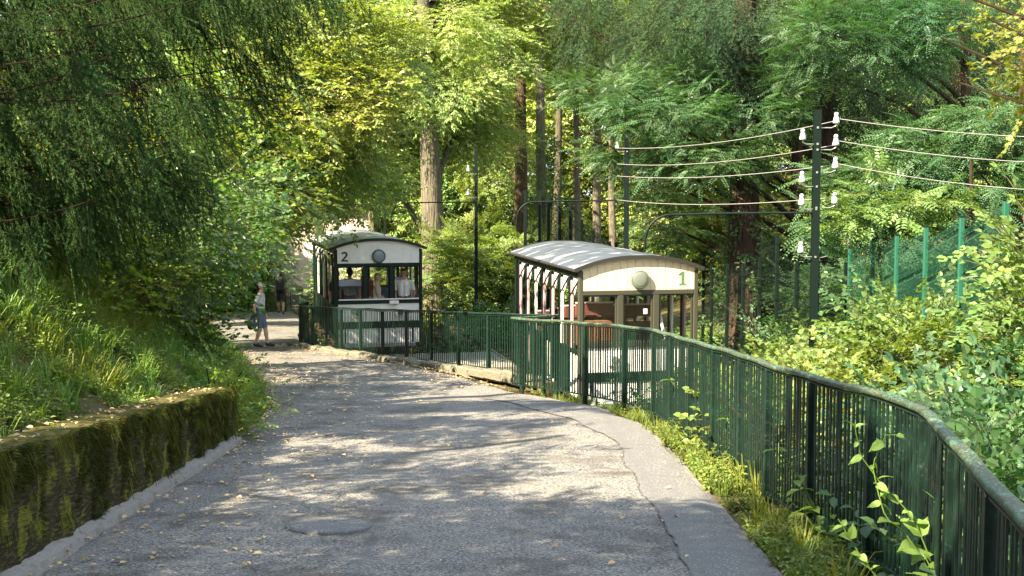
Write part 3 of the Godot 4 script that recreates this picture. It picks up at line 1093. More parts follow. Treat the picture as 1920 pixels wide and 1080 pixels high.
func railcar(label: String, at: Vector3, turn: float, number: String, first: bool) -> Node3D:
	var o := thing("funicular_car", label, "funicular car", at, turn, "")
	var frame: Material = M.olive_frame if first else M.dark_green
	var skin: Material = M.cream_panel if first else M.white_panel
	var L := 5.0
	# roof: arched sheet with a lip at each end and gutters
	var g := Geo.new()
	var nx := 24
	var nz := 26
	rng.seed = 9
	for k in nz + 1:
		for i in nx + 1:
			var x := lerpf(-1.12, 1.12, i / float(nx))
			var z := lerpf(0.1, -L - 0.1, k / float(nz))
			var wob := clump.get_noise_2d(x * 22, z * 16) * 0.012 + (0.012 if k % 9 == 4 else 0.0)
			var dx := 0.02
			var nn := Vector3(roof_arc(x - dx) - roof_arc(x + dx), 2 * dx, clump.get_noise_2d(x * 22, z * 16 + 3) * 0.008)
			g.put(Vector3(x, roof_arc(x) + 0.035 + wob, z), nn.normalized(), Vector2(x / 2.4 + 0.5, -z / 2.6))
	for k in nz:
		for i in nx:
			var a := k * (nx + 1) + i
			g.idx(a, a + 1, a + nx + 2)
			g.idx(a, a + nx + 2, a + nx + 1)
	var roof := gpart("roof", g, M.roof_sheet if first else M.roof_pale, o)
	g = Geo.new()
	for i in nx:
		var x0 := lerpf(-1.12, 1.12, i / float(nx))
		var x1 := lerpf(-1.12, 1.12, (i + 1) / float(nx))
		g.face([Vector3(x0, roof_arc(x0) - 0.01, 0.1), Vector3(x1, roof_arc(x1) - 0.01, 0.1), Vector3(x1, roof_arc(x1) - 0.01, -L - 0.1), Vector3(x0, roof_arc(x0) - 0.01, -L - 0.1)], Vector3.DOWN)
	gpart("ceiling", g, M.white_panel, roof)
	for z: float in [0.105, -L - 0.105]:
		g = Geo.new()
		var pts := []
		for i in nx + 1:
			var x := lerpf(-1.12, 1.12, i / float(nx))
			pts.append(Vector3(x, roof_arc(x) + 0.014, z))
		g.sweep(pts, [Vector2(-0.016, -0.03), Vector2(0.016, -0.03), Vector2(0.016, 0.034), Vector2(-0.016, 0.034)], false)
		gpart("roof_lip", g, M.rubber, roof)
	for s: float in [-1.0, 1.0]:
		g = Geo.new()
		g.cube(Vector3(s * 1.115, 2.325, -L / 2), Vector3(0.05, 0.05, L + 0.22), 0.012)
		gpart("gutter", g, M.rubber, roof)
	# gable
	var gable := Node3D.new()
	gable.name = "gable"
	o.add_child(gable, true)
	if first:
		var n := 15
		for k in n:
			var x0 := -0.985 + 1.97 * k / n + 0.003
			var x1 := -0.985 + 1.97 * (k + 1) / n - 0.003
			g = Geo.new()
			var z0 := 0.02
			var z1 := 0.048 + rf(-0.0015, 0.0015)
			var f := [Vector3(x0, 1.985, z1), Vector3(x1, 1.985, z1), Vector3(x1, roof_arc(x1) - 0.012, z1), Vector3(x0, roof_arc(x0) - 0.012, z1)]
			g.face(f, Vector3.BACK)
			for e in 4:
				var a: Vector3 = g.v[e]
				var b: Vector3 = g.v[(e + 1) % 4]
				var mid := (a + b) / 2 - Vector3((x0 + x1) / 2, 2.15, z1)
				g.face([a, b, Vector3(b.x, b.y, z0), Vector3(a.x, a.y, z0)], Vector3(mid.x * 5 if e % 2 else 0.0, mid.y if e % 2 == 0 else 0.0, 0))
			gpart("board", g, skin, gable)
		bpart("backing", Vector3(0, 2.13, 0.0), Vector3(1.97, 0.3, 0.03), M.groove, gable)
	else:
		g = Geo.new()
		var f := [Vector3(-0.985, 1.985, 0.045), Vector3(0.985, 1.985, 0.045)]
		for k in 15:
			var x := 0.985 - 1.97 * k / 14
			f.append(Vector3(x, roof_arc(x) - 0.012, 0.045))
		g.face(f, Vector3.BACK)
		gpart("panel", g, skin, gable)
	g = Geo.new()
	var disc := Transform3D(Basis(Vector3.RIGHT, PI / 2), Vector3(0.0, 2.165 if first else 2.15, 0.05))
	var rim := []
	for q in [[0.0, 0.0], [0.155, 0.0], [0.16, 0.05], [0.152, 0.068], [0.135, 0.074], [0.132, 0.066], [0.0, 0.06]]:
		rim.append(Vector2(q[0], q[1]))
	g.lathe(disc, rim, 28)
	var lamp := gpart("round_lamp", g, M.lamp_rim if first else M.lamp_rim_slate, o)
	g = Geo.new()
	var dome := []
	for k in 8:
		dome.append(Vector2(0.13 * cos(PI / 2 * k / 7), 0.068 + 0.022 * sin(PI / 2 * k / 7)))
	g.lathe(disc, dome, 28)
	gpart("lens", g, M.lamp_face if first else M.lamp_face_slate, lamp)
	var tm := TextMesh.new()
	tm.text = number
	var font := SystemFont.new()
	font.font_names = PackedStringArray(["Droid Serif"] if first else ["Droid Sans"])
	font.font_weight = 700
	tm.font = font
	tm.font_size = 64
	tm.pixel_size = 0.0049
	tm.depth = 0.006
	tm.curve_step = 1.0
	part("number", tm, M.number_green if first else M.number_black, o, Vector3(0.755 if first else -0.80, 2.165 if first else 2.14, 0.052))
	# front frame
	for s: float in [-1.0, 1.0]:
		bpart("corner_post", Vector3(s * 1.0, 1.185, 0.01), Vector3(0.075, 2.25, 0.09), frame, o, 0.008)
		bpart("corner_post", Vector3(s * 1.0, 1.17, -L), Vector3(0.075, 2.22, 0.09), M.black_green, o, 0.008)
	bpart("head_rail", Vector3(0, 1.945, 0.012), Vector3(1.92, 0.075, 0.085), frame, o, 0.006)
	bpart("sill_rail", Vector3(0, 1.075, 0.012), Vector3(1.92, 0.09, 0.085), frame, o, 0.006)
	for x: float in [-0.318, 0.306]:
		bpart("mullion", Vector3(x, 1.513, 0.012), Vector3(0.1, 0.785, 0.08), frame, o, 0.006)
	for q in [[-0.665, 0.58], [-0.006, 0.51], [0.657, 0.585]]:
		var win := Node3D.new()
		win.name = "window"
		o.add_child(win, true)
		var x: float = q[0]
		var w: float = q[1]
		var fr: Material = frame if first else M.black_green
		g = Geo.new()
		g.cube(Vector3(x - w / 2 + 0.012, 1.513, 0.0), Vector3(0.024, 0.78, 0.04))
		g.cube(Vector3(x + w / 2 - 0.012, 1.513, 0.0), Vector3(0.024, 0.78, 0.04))
		g.cube(Vector3(x, 1.893, 0.0), Vector3(w - 0.05, 0.022, 0.04))
		g.cube(Vector3(x, 1.132, 0.0), Vector3(w - 0.05, 0.022, 0.04))
		gpart("frame", g, fr, win)
		bpart("pane", Vector3(x, 1.513, 0.0), Vector3(w - 0.048, 0.736, 0.005), M.pane_glass, win)
	# front below the windows
	bpart("apron", Vector3(0, 0.82, 0.0), Vector3(1.92, 0.42, 0.05), M.white_panel, o, 0.004)
	bpart("waist_band", Vector3(0, 0.53, 0.012), Vector3(1.92, 0.16, 0.07), M.dark_green, o, 0.006)
	bpart("skirt", Vector3(0, 0.27, 0.0), Vector3(1.92, 0.36, 0.05), M.white_panel, o, 0.004)
	for k in 5:
		bpart("skirt_batten", Vector3(-0.8 + 0.4 * k, 0.27, 0.034), Vector3(0.025, 0.36, 0.018), M.dark_green, o)
	bpart("bumper", Vector3(0, 0.07, 0.1), Vector3(1.7, 0.1, 0.2), M.steel, o, 0.01)
	for x: float in [-0.5, 0.5] if not first else [-0.42]:
		var hl := bpart("headlight", Vector3(x, 0.82, 0.06), Vector3(0.24, 0.2, 0.09), M.white_panel, o, 0.02)
		g = Geo.new()
		g.lathe(Transform3D(Basis(Vector3.RIGHT, PI / 2), Vector3(0, 0, 0.046)), [Vector2(0, 0), Vector2(0.07, 0), Vector2(0.07, 0.012), Vector2(0, 0.02)], 14)
		gpart("lens", g, M.lamp_face, hl)
	if not first:
		bpart("white_sill", Vector3(0, 1.135, 0.066), Vector3(1.9, 0.03, 0.03), M.white_panel, o, 0.004)
		bpart("white_box", Vector3(0.35, 1.06, 0.1), Vector3(0.22, 0.08, 0.1), M.white_panel, o, 0.01)
	# floor, sides, far end
	bpart("floor", Vector3(0, 0.13, -L / 2), Vector3(1.96, 0.08, L), M.dark_inside, o)
	for s: float in [-1.0, 1.0]:
		bpart("eave_beam", Vector3(s * 1.0, 2.25, -L / 2), Vector3(0.07, 0.11, L - 0.1), M.black_green, o, 0.005)
		bpart("waist_rail", Vector3(s * 1.0, 0.93, -L / 2), Vector3(0.06, 0.08, L - 0.1), M.black_green, o, 0.005)
		for k in 7:
			var z := -0.42 - 0.68 * k
			if k < 7:
				bpart("pillar", Vector3(s * 1.0, 1.55, z - 0.22), Vector3(0.06, 1.24, 0.075), M.black_green, o, 0.005)
				bpart("side_strip", Vector3(s * 1.0, 1.53, z - 0.115), Vector3(0.035, 1.18, 0.085), (M.rose_panel if (k % 3 != 1) else M.white_panel) if first else (M.white_panel if k % 2 else M.dark_green), o, 0.004)
				bpart("side_panel", Vector3(s * 1.0, 0.53, z + 0.06), Vector3(0.04, 0.72, 0.46), [M.white_panel, M.dark_green, M.rose_panel][k % 3] if first else M.dark_green, o, 0.004)
				# a pale bracket under the eave
				g = Geo.new()
				var b0 := Vector3(s * 1.0, 2.165, z + 0.33)
				var b1 := Vector3(s * 1.0, 2.165, z + 0.02)
				var b2 := Vector3(s * 1.0, 1.88, z - 0.02 + 0.1)
				var ww := Vector3(0.012, 0, 0)
				g.face([b0 + ww, b1 + ww, b2 + ww], Vector3.RIGHT)
				g.face([b0 - ww, b1 - ww, b2 - ww], Vector3.LEFT)
				g.face([b0 + ww, b2 + ww, b2 - ww, b0 - ww], Vector3(0, -1, 1))
				g.face([b1 + ww, b2 + ww, b2 - ww, b1 - ww], Vector3(0, -0.2, -1))
				gpart("eave_bracket", g, M.white_panel, o)
				g = Geo.new()
				g.tube([Vector3(s * 1.02, 2.15, z + 0.36), Vector3(s * 1.02, 1.86, z - 0.16)], [0.014, 0.014], 5)
				gpart("brace", g, M.black_green, o)
	bpart("end_panel", Vector3(0, 0.6, -L), Vector3(1.92, 0.9, 0.04), M.dark_green, o)
	for x: float in [-0.45, 0.45]:
		bpart("end_mullion", Vector3(x, 1.6, -L), Vector3(0.09, 1.15, 0.05), M.black_green, o)
	# inside
	if first:
		for k in 4:
			var z := -0.5 - 1.15 * k
			var y := 0.16 * k
			var bn := bpart("bench", Vector3(-0.62 if k == 0 else 0.0, 1.62 - y, z), Vector3(0.66 if k == 0 else 1.7, 0.2, 0.04), M.bench_wood, o, 0.006)
			bpart("bench_cap", Vector3(0, 0.115, 0), Vector3(0.66 if k == 0 else 1.7, 0.025, 0.06), M.bench_cap, bn, 0.006)
			bpart("bench_back", Vector3(0, -0.4, -0.02), Vector3(0.66 if k == 0 else 1.7, 0.42, 0.03), M.orange_wood, bn, 0.006)
			bpart("seat", Vector3(0, -0.62, -0.24), Vector3(0.66 if k == 0 else 1.7, 0.05, 0.42), M.orange_wood, bn, 0.006)
		g = Geo.new()
		g.tube([Vector3(0.4, 1.78, -0.3), Vector3(0.44, 1.62, -0.26), Vector3(0.56, 1.1, -0.2), Vector3(0.6, 0.5, -0.2)], [0.028, 0.028, 0.028, 0.028], 8)
		gpart("grab_rail", g, M.white_panel, o)
		bpart("notice", Vector3(0.13, 1.62, -0.008), Vector3(0.07, 0.09, 0.003), M.white_panel, o)
	else:
		bpart("seat_back", Vector3(-0.62, 1.5, -0.38), Vector3(0.62, 0.16, 0.03), M.pale_board, o, 0.006)
		bpart("seat_back", Vector3(0.55, 1.52, -0.7), Vector3(0.5, 0.15, 0.03), M.pale_board, o, 0.006)
		for k in 3:
			bpart("bench", Vector3(0, 1.0 - 0.1 * k, -1.6 - 1.1 * k), Vector3(1.7, 0.6, 0.05), M.bench_wood, o, 0.006)
	# wheels
	for z: float in [-0.8, -L + 0.8]:
		for s: float in [-1.0, 1.0]:
			g = Geo.new()
			g.lathe(Transform3D(Basis(Vector3.FORWARD, PI / 2), Vector3(s * 0.6, -0.1, z)), [Vector2(0, -0.05), Vector2(0.2, -0.05), Vector2(0.2, 0.02), Vector2(0.23, 0.03), Vector2(0.23, 0.05), Vector2(0, 0.05)], 18)
			gpart("wheel", g, M.steel, o)
	return o

# ---------------------------------------------------------------- people
func smin(a: float, b: float, k: float) -> float:
	var h := maxf(k - absf(a - b), 0.0) / k
	return minf(a, b) - h * h * k * 0.25

# bones: [from, to, radius, radius, colour]; one continuous skin by surface nets
func flesh(g: Geo, bones: Array, cell: float, k: float) -> void:
	var lo := Vector3.ONE * 1e9
	var hi := Vector3.ONE * -1e9
	for b in bones:
		var r := Vector3.ONE * (maxf(b[2], b[3]) + cell * 3)
		lo = lo.min(b[0] - r).min(b[1] - r)
		hi = hi.max(b[0] + r).max(b[1] + r)
	var nx := int((hi.x - lo.x) / cell) + 2
	var ny := int((hi.y - lo.y) / cell) + 2
	var nz := int((hi.z - lo.z) / cell) + 2
	var f := PackedFloat32Array()
	f.resize(nx * ny * nz)
	f.fill(1.0)
	var near := PackedFloat32Array()
	near.resize(nx * ny * nz)
	near.fill(1.0)
	var who := PackedByteArray()
	who.resize(nx * ny * nz)
	for bi in bones.size():
		var a: Vector3 = bones[bi][0]
		var b: Vector3 = bones[bi][1]
		var ra: float = bones[bi][2]
		var rb: float = bones[bi][3]
		var m := maxf(ra, rb) + k + cell * 2
		var l := ((a.min(b) - Vector3.ONE * m - lo) / cell).floor()
		var h := ((a.max(b) + Vector3.ONE * m - lo) / cell).ceil()
		var ab := b - a
		var q := maxf(ab.length_squared(), 1e-9)
		for z in range(maxi(0, int(l.z)), mini(nz, int(h.z) + 1)):
			for y in range(maxi(0, int(l.y)), mini(ny, int(h.y) + 1)):
				for x in range(maxi(0, int(l.x)), mini(nx, int(h.x) + 1)):
					var p := lo + Vector3(x, y, z) * cell
					var t := clampf((p - a).dot(ab) / q, 0, 1)
					var d := (p - a - ab * t).length() - lerpf(ra, rb, t)
					var i := (z * ny + y) * nx + x
					f[i] = smin(f[i], d, k)
					if d < near[i]:
						near[i] = d
						who[i] = bi
	var at := {}
	var sx := 1
	var sy := nx
	var sz := nx * ny
	for z in nz - 1:
		for y in ny - 1:
			for x in nx - 1:
				var i := (z * ny + y) * nx + x
				if minf(near[i], near[i + sx + sy + sz]) > 0.12:
					continue
				var neg := 0
				for c in 8:
					if f[i + (c & 1) * sx + ((c >> 1) & 1) * sy + (c >> 2) * sz] < 0:
						neg += 1
				if neg == 0 or neg == 8:
					continue
				var sum := Vector3.ZERO
				var n := 0
				for c in 8:
					for e in 3:
						if c & (1 << e):
							continue
						var c2 := c | (1 << e)
						var fa := f[i + (c & 1) * sx + ((c >> 1) & 1) * sy + (c >> 2) * sz]
						var fb := f[i + (c2 & 1) * sx + ((c2 >> 1) & 1) * sy + (c2 >> 2) * sz]
						if (fa < 0) != (fb < 0):
							var t := fa / (fa - fb)
							var o := Vector3(c & 1, (c >> 1) & 1, c >> 2)
							o[e] += t
							sum += o
							n += 1
				var gr := Vector3(f[i + sx] - f[i], f[i + sy] - f[i], f[i + sz] - f[i]) + Vector3(f[i + sx + sy + sz] - f[i + sy + sz], f[i + sx + sy + sz] - f[i + sx + sz], f[i + sx + sy + sz] - f[i + sx + sy])
				g.col = bones[who[i]][4]
				at[i] = g.put(lo + (Vector3(x, y, z) + sum / n) * cell, gr.normalized())
	for z in range(1, nz - 1):
		for y in range(1, ny - 1):
			for x in range(1, nx - 1):
				var i := (z * ny + y) * nx + x
				if near[i] > 0.12:
					continue
				var ins := f[i] < 0
				for e in 3:
					var st: int = [sx, sy, sz][e]
					if ins == (f[i + st] < 0):
						continue
					var u: int = [sy, sz, sx][e]
					var v: int = [sz, sx, sy][e]
					var q := [i - u - v, i - v, i, i - u]
					if not (at.has(q[0]) and at.has(q[1]) and at.has(q[2]) and at.has(q[3])):
						continue
					if ins:
						g.idx(at[q[0]], at[q[1]], at[q[2]])
						g.idx(at[q[0]], at[q[2]], at[q[3]])
					else:
						g.idx(at[q[0]], at[q[2]], at[q[1]])
						g.idx(at[q[0]], at[q[3]], at[q[2]])
	g.col = Color(1, 1, 1)

func hand(g: Geo, wrist: Vector3, dir: Vector3, palm_n: Vector3, s: float, skin: Color, curl: float) -> void:
	dir = dir.normalized()
	var side := dir.cross(palm_n).normalized()
	var pn := side.cross(dir)
	g.col = skin
	var lens := [0.062, 0.075, 0.078, 0.07]
	for k in 4:
		var st := wrist + dir * 0.075 * s + side * (k - 1.5) * 0.019 * s
		var l: float = lens[3 - k] * s
		var d1 := (dir + pn * curl * 0.4 + side * (k - 1.5) * 0.05).normalized()
		var d2 := (dir + pn * curl).normalized()
		g.tube([st - dir * 0.02 * s, st + d1 * l * 0.45, st + d1 * l * 0.45 + d2 * l * 0.55], [0.0088 * s, 0.0082 * s, 0.006 * s], 6)
	var th := wrist + dir * 0.025 * s + side * 0.03 * s
	g.tube([th - side * 0.012 * s, th + (dir * 0.6 + side * 0.8) * 0.03 * s, th + (dir * 0.95 + side * 0.55 + pn * 0.3) * 0.062 * s], [0.011 * s, 0.0095 * s, 0.007 * s], 6)
	g.col = Color(1, 1, 1)

# pose: height, joints in a 1.75 m figure that faces +z; look = turn of the head
func person(label: String, at: Vector3, turn: float, height: float, pose: Dictionary, skin: Color, shirt: Color, legs: Color, shoes: Color, hair: Material, long_sleeve: bool, shorts: bool, sleeveless := false, hair_long := false) -> Node3D:
	var o := thing("person", label, "person", at, turn)
	var s := height / 1.75
	var w: float = pose.get("wide", 1.0)
	var J := {
		"pel": Vector3(0, 0.95, 0), "chest": Vector3(0, 1.32, 0), "neck": Vector3(0, 1.47, -0.01), "head": Vector3(0, 1.62, 0.02),
		"hipl": Vector3(0.09, 0.92, 0), "hipr": Vector3(-0.09, 0.92, 0), "kneel": Vector3(0.1, 0.5, 0.02), "kneer": Vector3(-0.1, 0.5, 0.02),
		"ankl": Vector3(0.1, 0.08, -0.02), "ankr": Vector3(-0.1, 0.08, -0.02), "toel": Vector3(0.12, 0.035, 0.16), "toer": Vector3(-0.12, 0.035, 0.16),
		"shl": Vector3(0.185 * w, 1.40, 0), "shr": Vector3(-0.185 * w, 1.40, 0), "ell": Vector3(0.23 * w, 1.13, -0.03), "elr": Vector3(-0.23 * w, 1.13, -0.03),
		"wrl": Vector3(0.22 * w, 0.88, 0.06), "wrr": Vector3(-0.22 * w, 0.88, 0.06),
	}
	J.merge(pose.get("j", {}), true)
	for key in J:
		J[key] = J[key] * s
	var sl := shirt if not sleeveless else skin
	var fa := shirt if long_sleeve else skin
	var bones := []
	var tz := Vector3(0, 0, 0.0)
	for q: float in [-1.0, 1.0]:
		var ox := Vector3(q * 0.062 * s * w, 0, 0)
		bones.append([J.pel + ox + Vector3(0, -0.02, 0) * s, J.pel + ox + Vector3(0, 0.1, 0) * s, 0.098 * s, 0.09 * s, legs])
		bones.append([J.pel + ox * 0.9 + Vector3(0, 0.13, 0) * s, J.chest + ox * 1.15, 0.094 * s, 0.108 * s, shirt])
	bones.append([J.shl.lerp(J.chest, 0.3) + Vector3(0, 0.02, 0) * s, J.shr.lerp(J.chest, 0.3) + Vector3(0, 0.02, 0) * s, 0.075 * s, 0.075 * s, shirt])
	bones.append([J.neck + Vector3(0, -0.05, 0) * s, J.neck.lerp(J.head, 0.5), 0.056 * s, 0.05 * s, skin])
	for q in ["l", "r"]:
		var el: Vector3 = J["el" + q]
		var sh: Vector3 = J["sh" + q]
		var wr: Vector3 = J["wr" + q]
		var hip: Vector3 = J["hip" + q]
		var kn: Vector3 = J["knee" + q]
		var an: Vector3 = J["ank" + q]
		bones.append([sh, sh.lerp(el, 0.62), 0.06 * s, 0.054 * s, sl])
		bones.append([sh.lerp(el, 0.5), el, 0.044 * s, 0.039 * s, fa])
		bones.append([el, wr, 0.04 * s, 0.027 * s, fa])
		bones.append([wr, wr + (wr - el).normalized() * 0.07 * s, 0.026 * s, 0.031 * s, skin])
		bones.append([hip, hip.lerp(kn, 0.86), 0.088 * s, (0.07 if shorts else 0.062) * s, legs])
		bones.append([kn.lerp(hip, 0.08), kn, 0.058 * s, 0.054 * s, skin if shorts else legs])
		bones.append([kn, kn.lerp(an, 0.35), 0.054 * s, 0.056 * s, skin if shorts else legs])
		bones.append([kn.lerp(an, 0.35), an, 0.056 * s, 0.036 * s, skin if shorts else legs])
		bones.append([an + Vector3(0, -0.015, -0.02) * s, J["toe" + q], 0.045 * s, 0.034 * s, shoes])
	var g := Geo.new()
	flesh(g, bones, 0.016, 0.026 * s)
	# head on its own finer grid, added to the same skin
	var look: float = pose.get("look", 0.0)
	var nod: float = pose.get("nod", 0.0)
	var hb := Basis(Vector3.UP, look) * Basis(Vector3.RIGHT, nod)
	var hc: Vector3 = J.head
	var H := func(x: float, y: float, z: float) -> Vector3: return hc + hb * (Vector3(x, y, z) * s)
	var head := []
	var dark := Color(skin.r * 0.75, skin.g * 0.6, skin.b * 0.55)
	head.append([H.call(0, 0.045, -0.025), H.call(0, 0.04, 0.015), 0.083 * s, 0.08 * s, skin])
	head.append([H.call(0, -0.02, 0.02), H.call(0, -0.075, 0.045), 0.066 * s, 0.036 * s, skin])
	head.append([H.call(0, 0.02, 0.093), H.call(0, -0.012, 0.112), 0.009 * s, 0.015 * s, skin])
	head.append([H.call(-0.022, -0.05, 0.083), H.call(0.022, -0.05, 0.083), 0.0075 * s, 0.0075 * s, dark])
	head.append([H.call(0, -0.12, -0.01), H.call(0, -0.02, 0), 0.05 * s, 0.05 * s, skin])
	for q: float in [-1.0, 1.0]:
		head.append([H.call(q * 0.079, 0.015, 0), H.call(q * 0.084, -0.02, 0.005), 0.014 * s, 0.01 * s, skin])
		head.append([H.call(q * 0.018, 0.042, 0.088), H.call(q * 0.045, 0.042, 0.078), 0.008 * s, 0.007 * s, skin])
	flesh(g, head, 0.0075, 0.014 * s)
	for q: float in [-1.0, 1.0]:
		g.col = Color(0.03, 0.02, 0.015)
		g.ball(H.call(q * 0.031, 0.022, 0.086), Vector3.ONE * 0.009 * s, 4)
	hand(g, J.wrl + (J.wrl - J.ell).normalized() * 0.01 * s, J.wrl - J.ell, Vector3(-1, 0, 0.2), s, skin, 0.7)
	hand(g, J.wrr + (J.wrr - J.elr).normalized() * 0.01 * s, J.wrr - J.elr, Vector3(1, 0, 0.2), s, skin, 0.7)
	gpart("body", g, M.body_skin, o)
	# hair: a cap that leaves the face free
	if hair:
		var hg := Geo.new()
		var hs := []
		hs.append([H.call(0, 0.075, -0.03), H.call(0, 0.075, 0.025), 0.075 * s, 0.064 * s, Color(1, 1, 1)])
		hs.append([H.call(0, 0.03, -0.045), H.call(0, -0.03, -0.045), 0.078 * s, 0.05 * s, Color(1, 1, 1)])
		if hair_long:
			hs.append([H.call(0, -0.02, -0.06), H.call(0, -0.2, -0.06), 0.06 * s, 0.04 * s, Color(1, 1, 1)])
		flesh(hg, hs, 0.009, 0.02 * s)
		gpart("hair", hg, hair, o)
	return o

# ---------------------------------------------------------------- builders of the place
func build_wall() -> void:
	var o := thing("retaining_wall", "low concrete wall hung with brown and green moss along the left roadside", "wall")
	var g := Geo.new()
	var cols := 0
	var z := 5.0
	var nv := 12
	while z > -13.36:
		var d := -z
		for j in nv + 1:
			var f := j / float(nv)
			var y := road_y(d) - 0.05 + (wall_top(d) + 0.05 + 0.02 * clump.get_noise_1d(d * 60)) * (1 - f)
			var b := clump.get_noise_2d(d * 50, y * 60) * 0.035 + clump.get_noise_2d(d * 160, y * 60) * 0.012
			var round_ := 0.05 * pow(maxf(0.0, 1 - f * 9), 2)
			g.put(Vector3(-2.80 + b - round_, y, z), Vector3.RIGHT, Vector2(d / 3.1, f))
		cols += 1
		z -= 0.06
	for i in cols - 1:
		for j in nv:
			var a := i * (nv + 1) + j
			g.idx(a, a + 1, a + nv + 1)
			g.idx(a + 1, a + nv + 2, a + nv + 1)
	# its top and its far end
	for i in cols - 1:
		var a: Vector3 = g.v[i * (nv + 1)]
		var b: Vector3 = g.v[(i + 1) * (nv + 1)]
		g.face([a, b, Vector3(-3.12, b.y + 0.01, b.z), Vector3(-3.12, a.y + 0.01, a.z)], Vector3.UP)
	var e: Vector3 = g.v[(cols - 1) * (nv + 1)]
	var e2: Vector3 = g.v[(cols - 1) * (nv + 1) + nv]
	g.face([e, e2, Vector3(-3.12, e2.y, e2.z), Vector3(-3.12, e.y, e.z)], Vector3.FORWARD)
	gpart("wall_body", g, M.mossy_wall, o)
	g = Geo.new()
	var line := []
	z = 5.0
	while z > -13.4:
		line.append(Vector3(-2.77 + clump.get_noise_1d(z * 20) * 0.01, road_y(-z) + 0.02, z))
		z -= 0.25
	g.sweep(line, [Vector2(-0.08, -0.06), Vector2(0.07, -0.06), Vector2(0.05, 0.035), Vector2(-0.08, 0.065)], false)
	gpart("footing", g, M.concrete, o)
	# moss and dead stems hanging from the face
	rng.seed = 5
	var xf := []
	var cc := []
	while xf.size() < 9000:
		var d := rf(-2, 13.3)
		var f := pow(rf(0, 1), 1.5)
		var patch := clump.get_noise_2d(d * 30, f * 4) + 0.8 * clump.get_noise_2d(d * 150, f * 6)
		if patch < -0.3 + f * 0.75 + rf(-0.1, 0.1):
			continue
		var y := road_y(d) + (wall_top(d)) * (1 - f)
		var b := Basis(Vector3.BACK, -PI / 2 - rf(0.1, 0.9)) * Basis(Vector3.UP, rf(0, TAU))
		xf.append(Transform3D(b.scaled(Vector3.ONE * rf(0.5, 1.1)), Vector3(-2.80, y, -d)))
		var k := rf(0.6, 1.3)
		var brown := 0.22 if clump.get_noise_2d(d * 60, f * 9 + 40) > 0.1 else 0.0
		cc.append(Color(k, k * (1 - brown), k * (1 - brown * 0.6)))
	var hx := []
	var hc := []
	for n in 1300:
		var d := rf(-2, 13.3)
		var f := pow(rf(0, 1), 2.0) * 0.8
		if clump.get_noise_1d(d * 40) + rf(-0.3, 0.3) < 0.0:
			continue
		hx.append(Transform3D((Basis(Vector3.BACK, -PI * 0.9 + rf(-0.15, 0.1)) * Basis(Vector3.UP, rf(0, TAU))).scaled(Vector3(1, rf(0.5, 1.4), 1)), Vector3(-2.775, road_y(d) + wall_top(d) * (1 - f) + 0.01, -d)))
		var k := rf(0.6, 1.5)
		hc.append(Color(k * 1.1, k, k * 0.8))
	scatter("hanging_moss", grass_tuft(301, 9, 0.16, 0.0022, 0.12), M.leaf_moss, hx, hc, o)
	scatter("moss", grass_tuft(300, 14, 0.042, 0.0022, 0.9), M.leaf_moss, xf, cc, o)

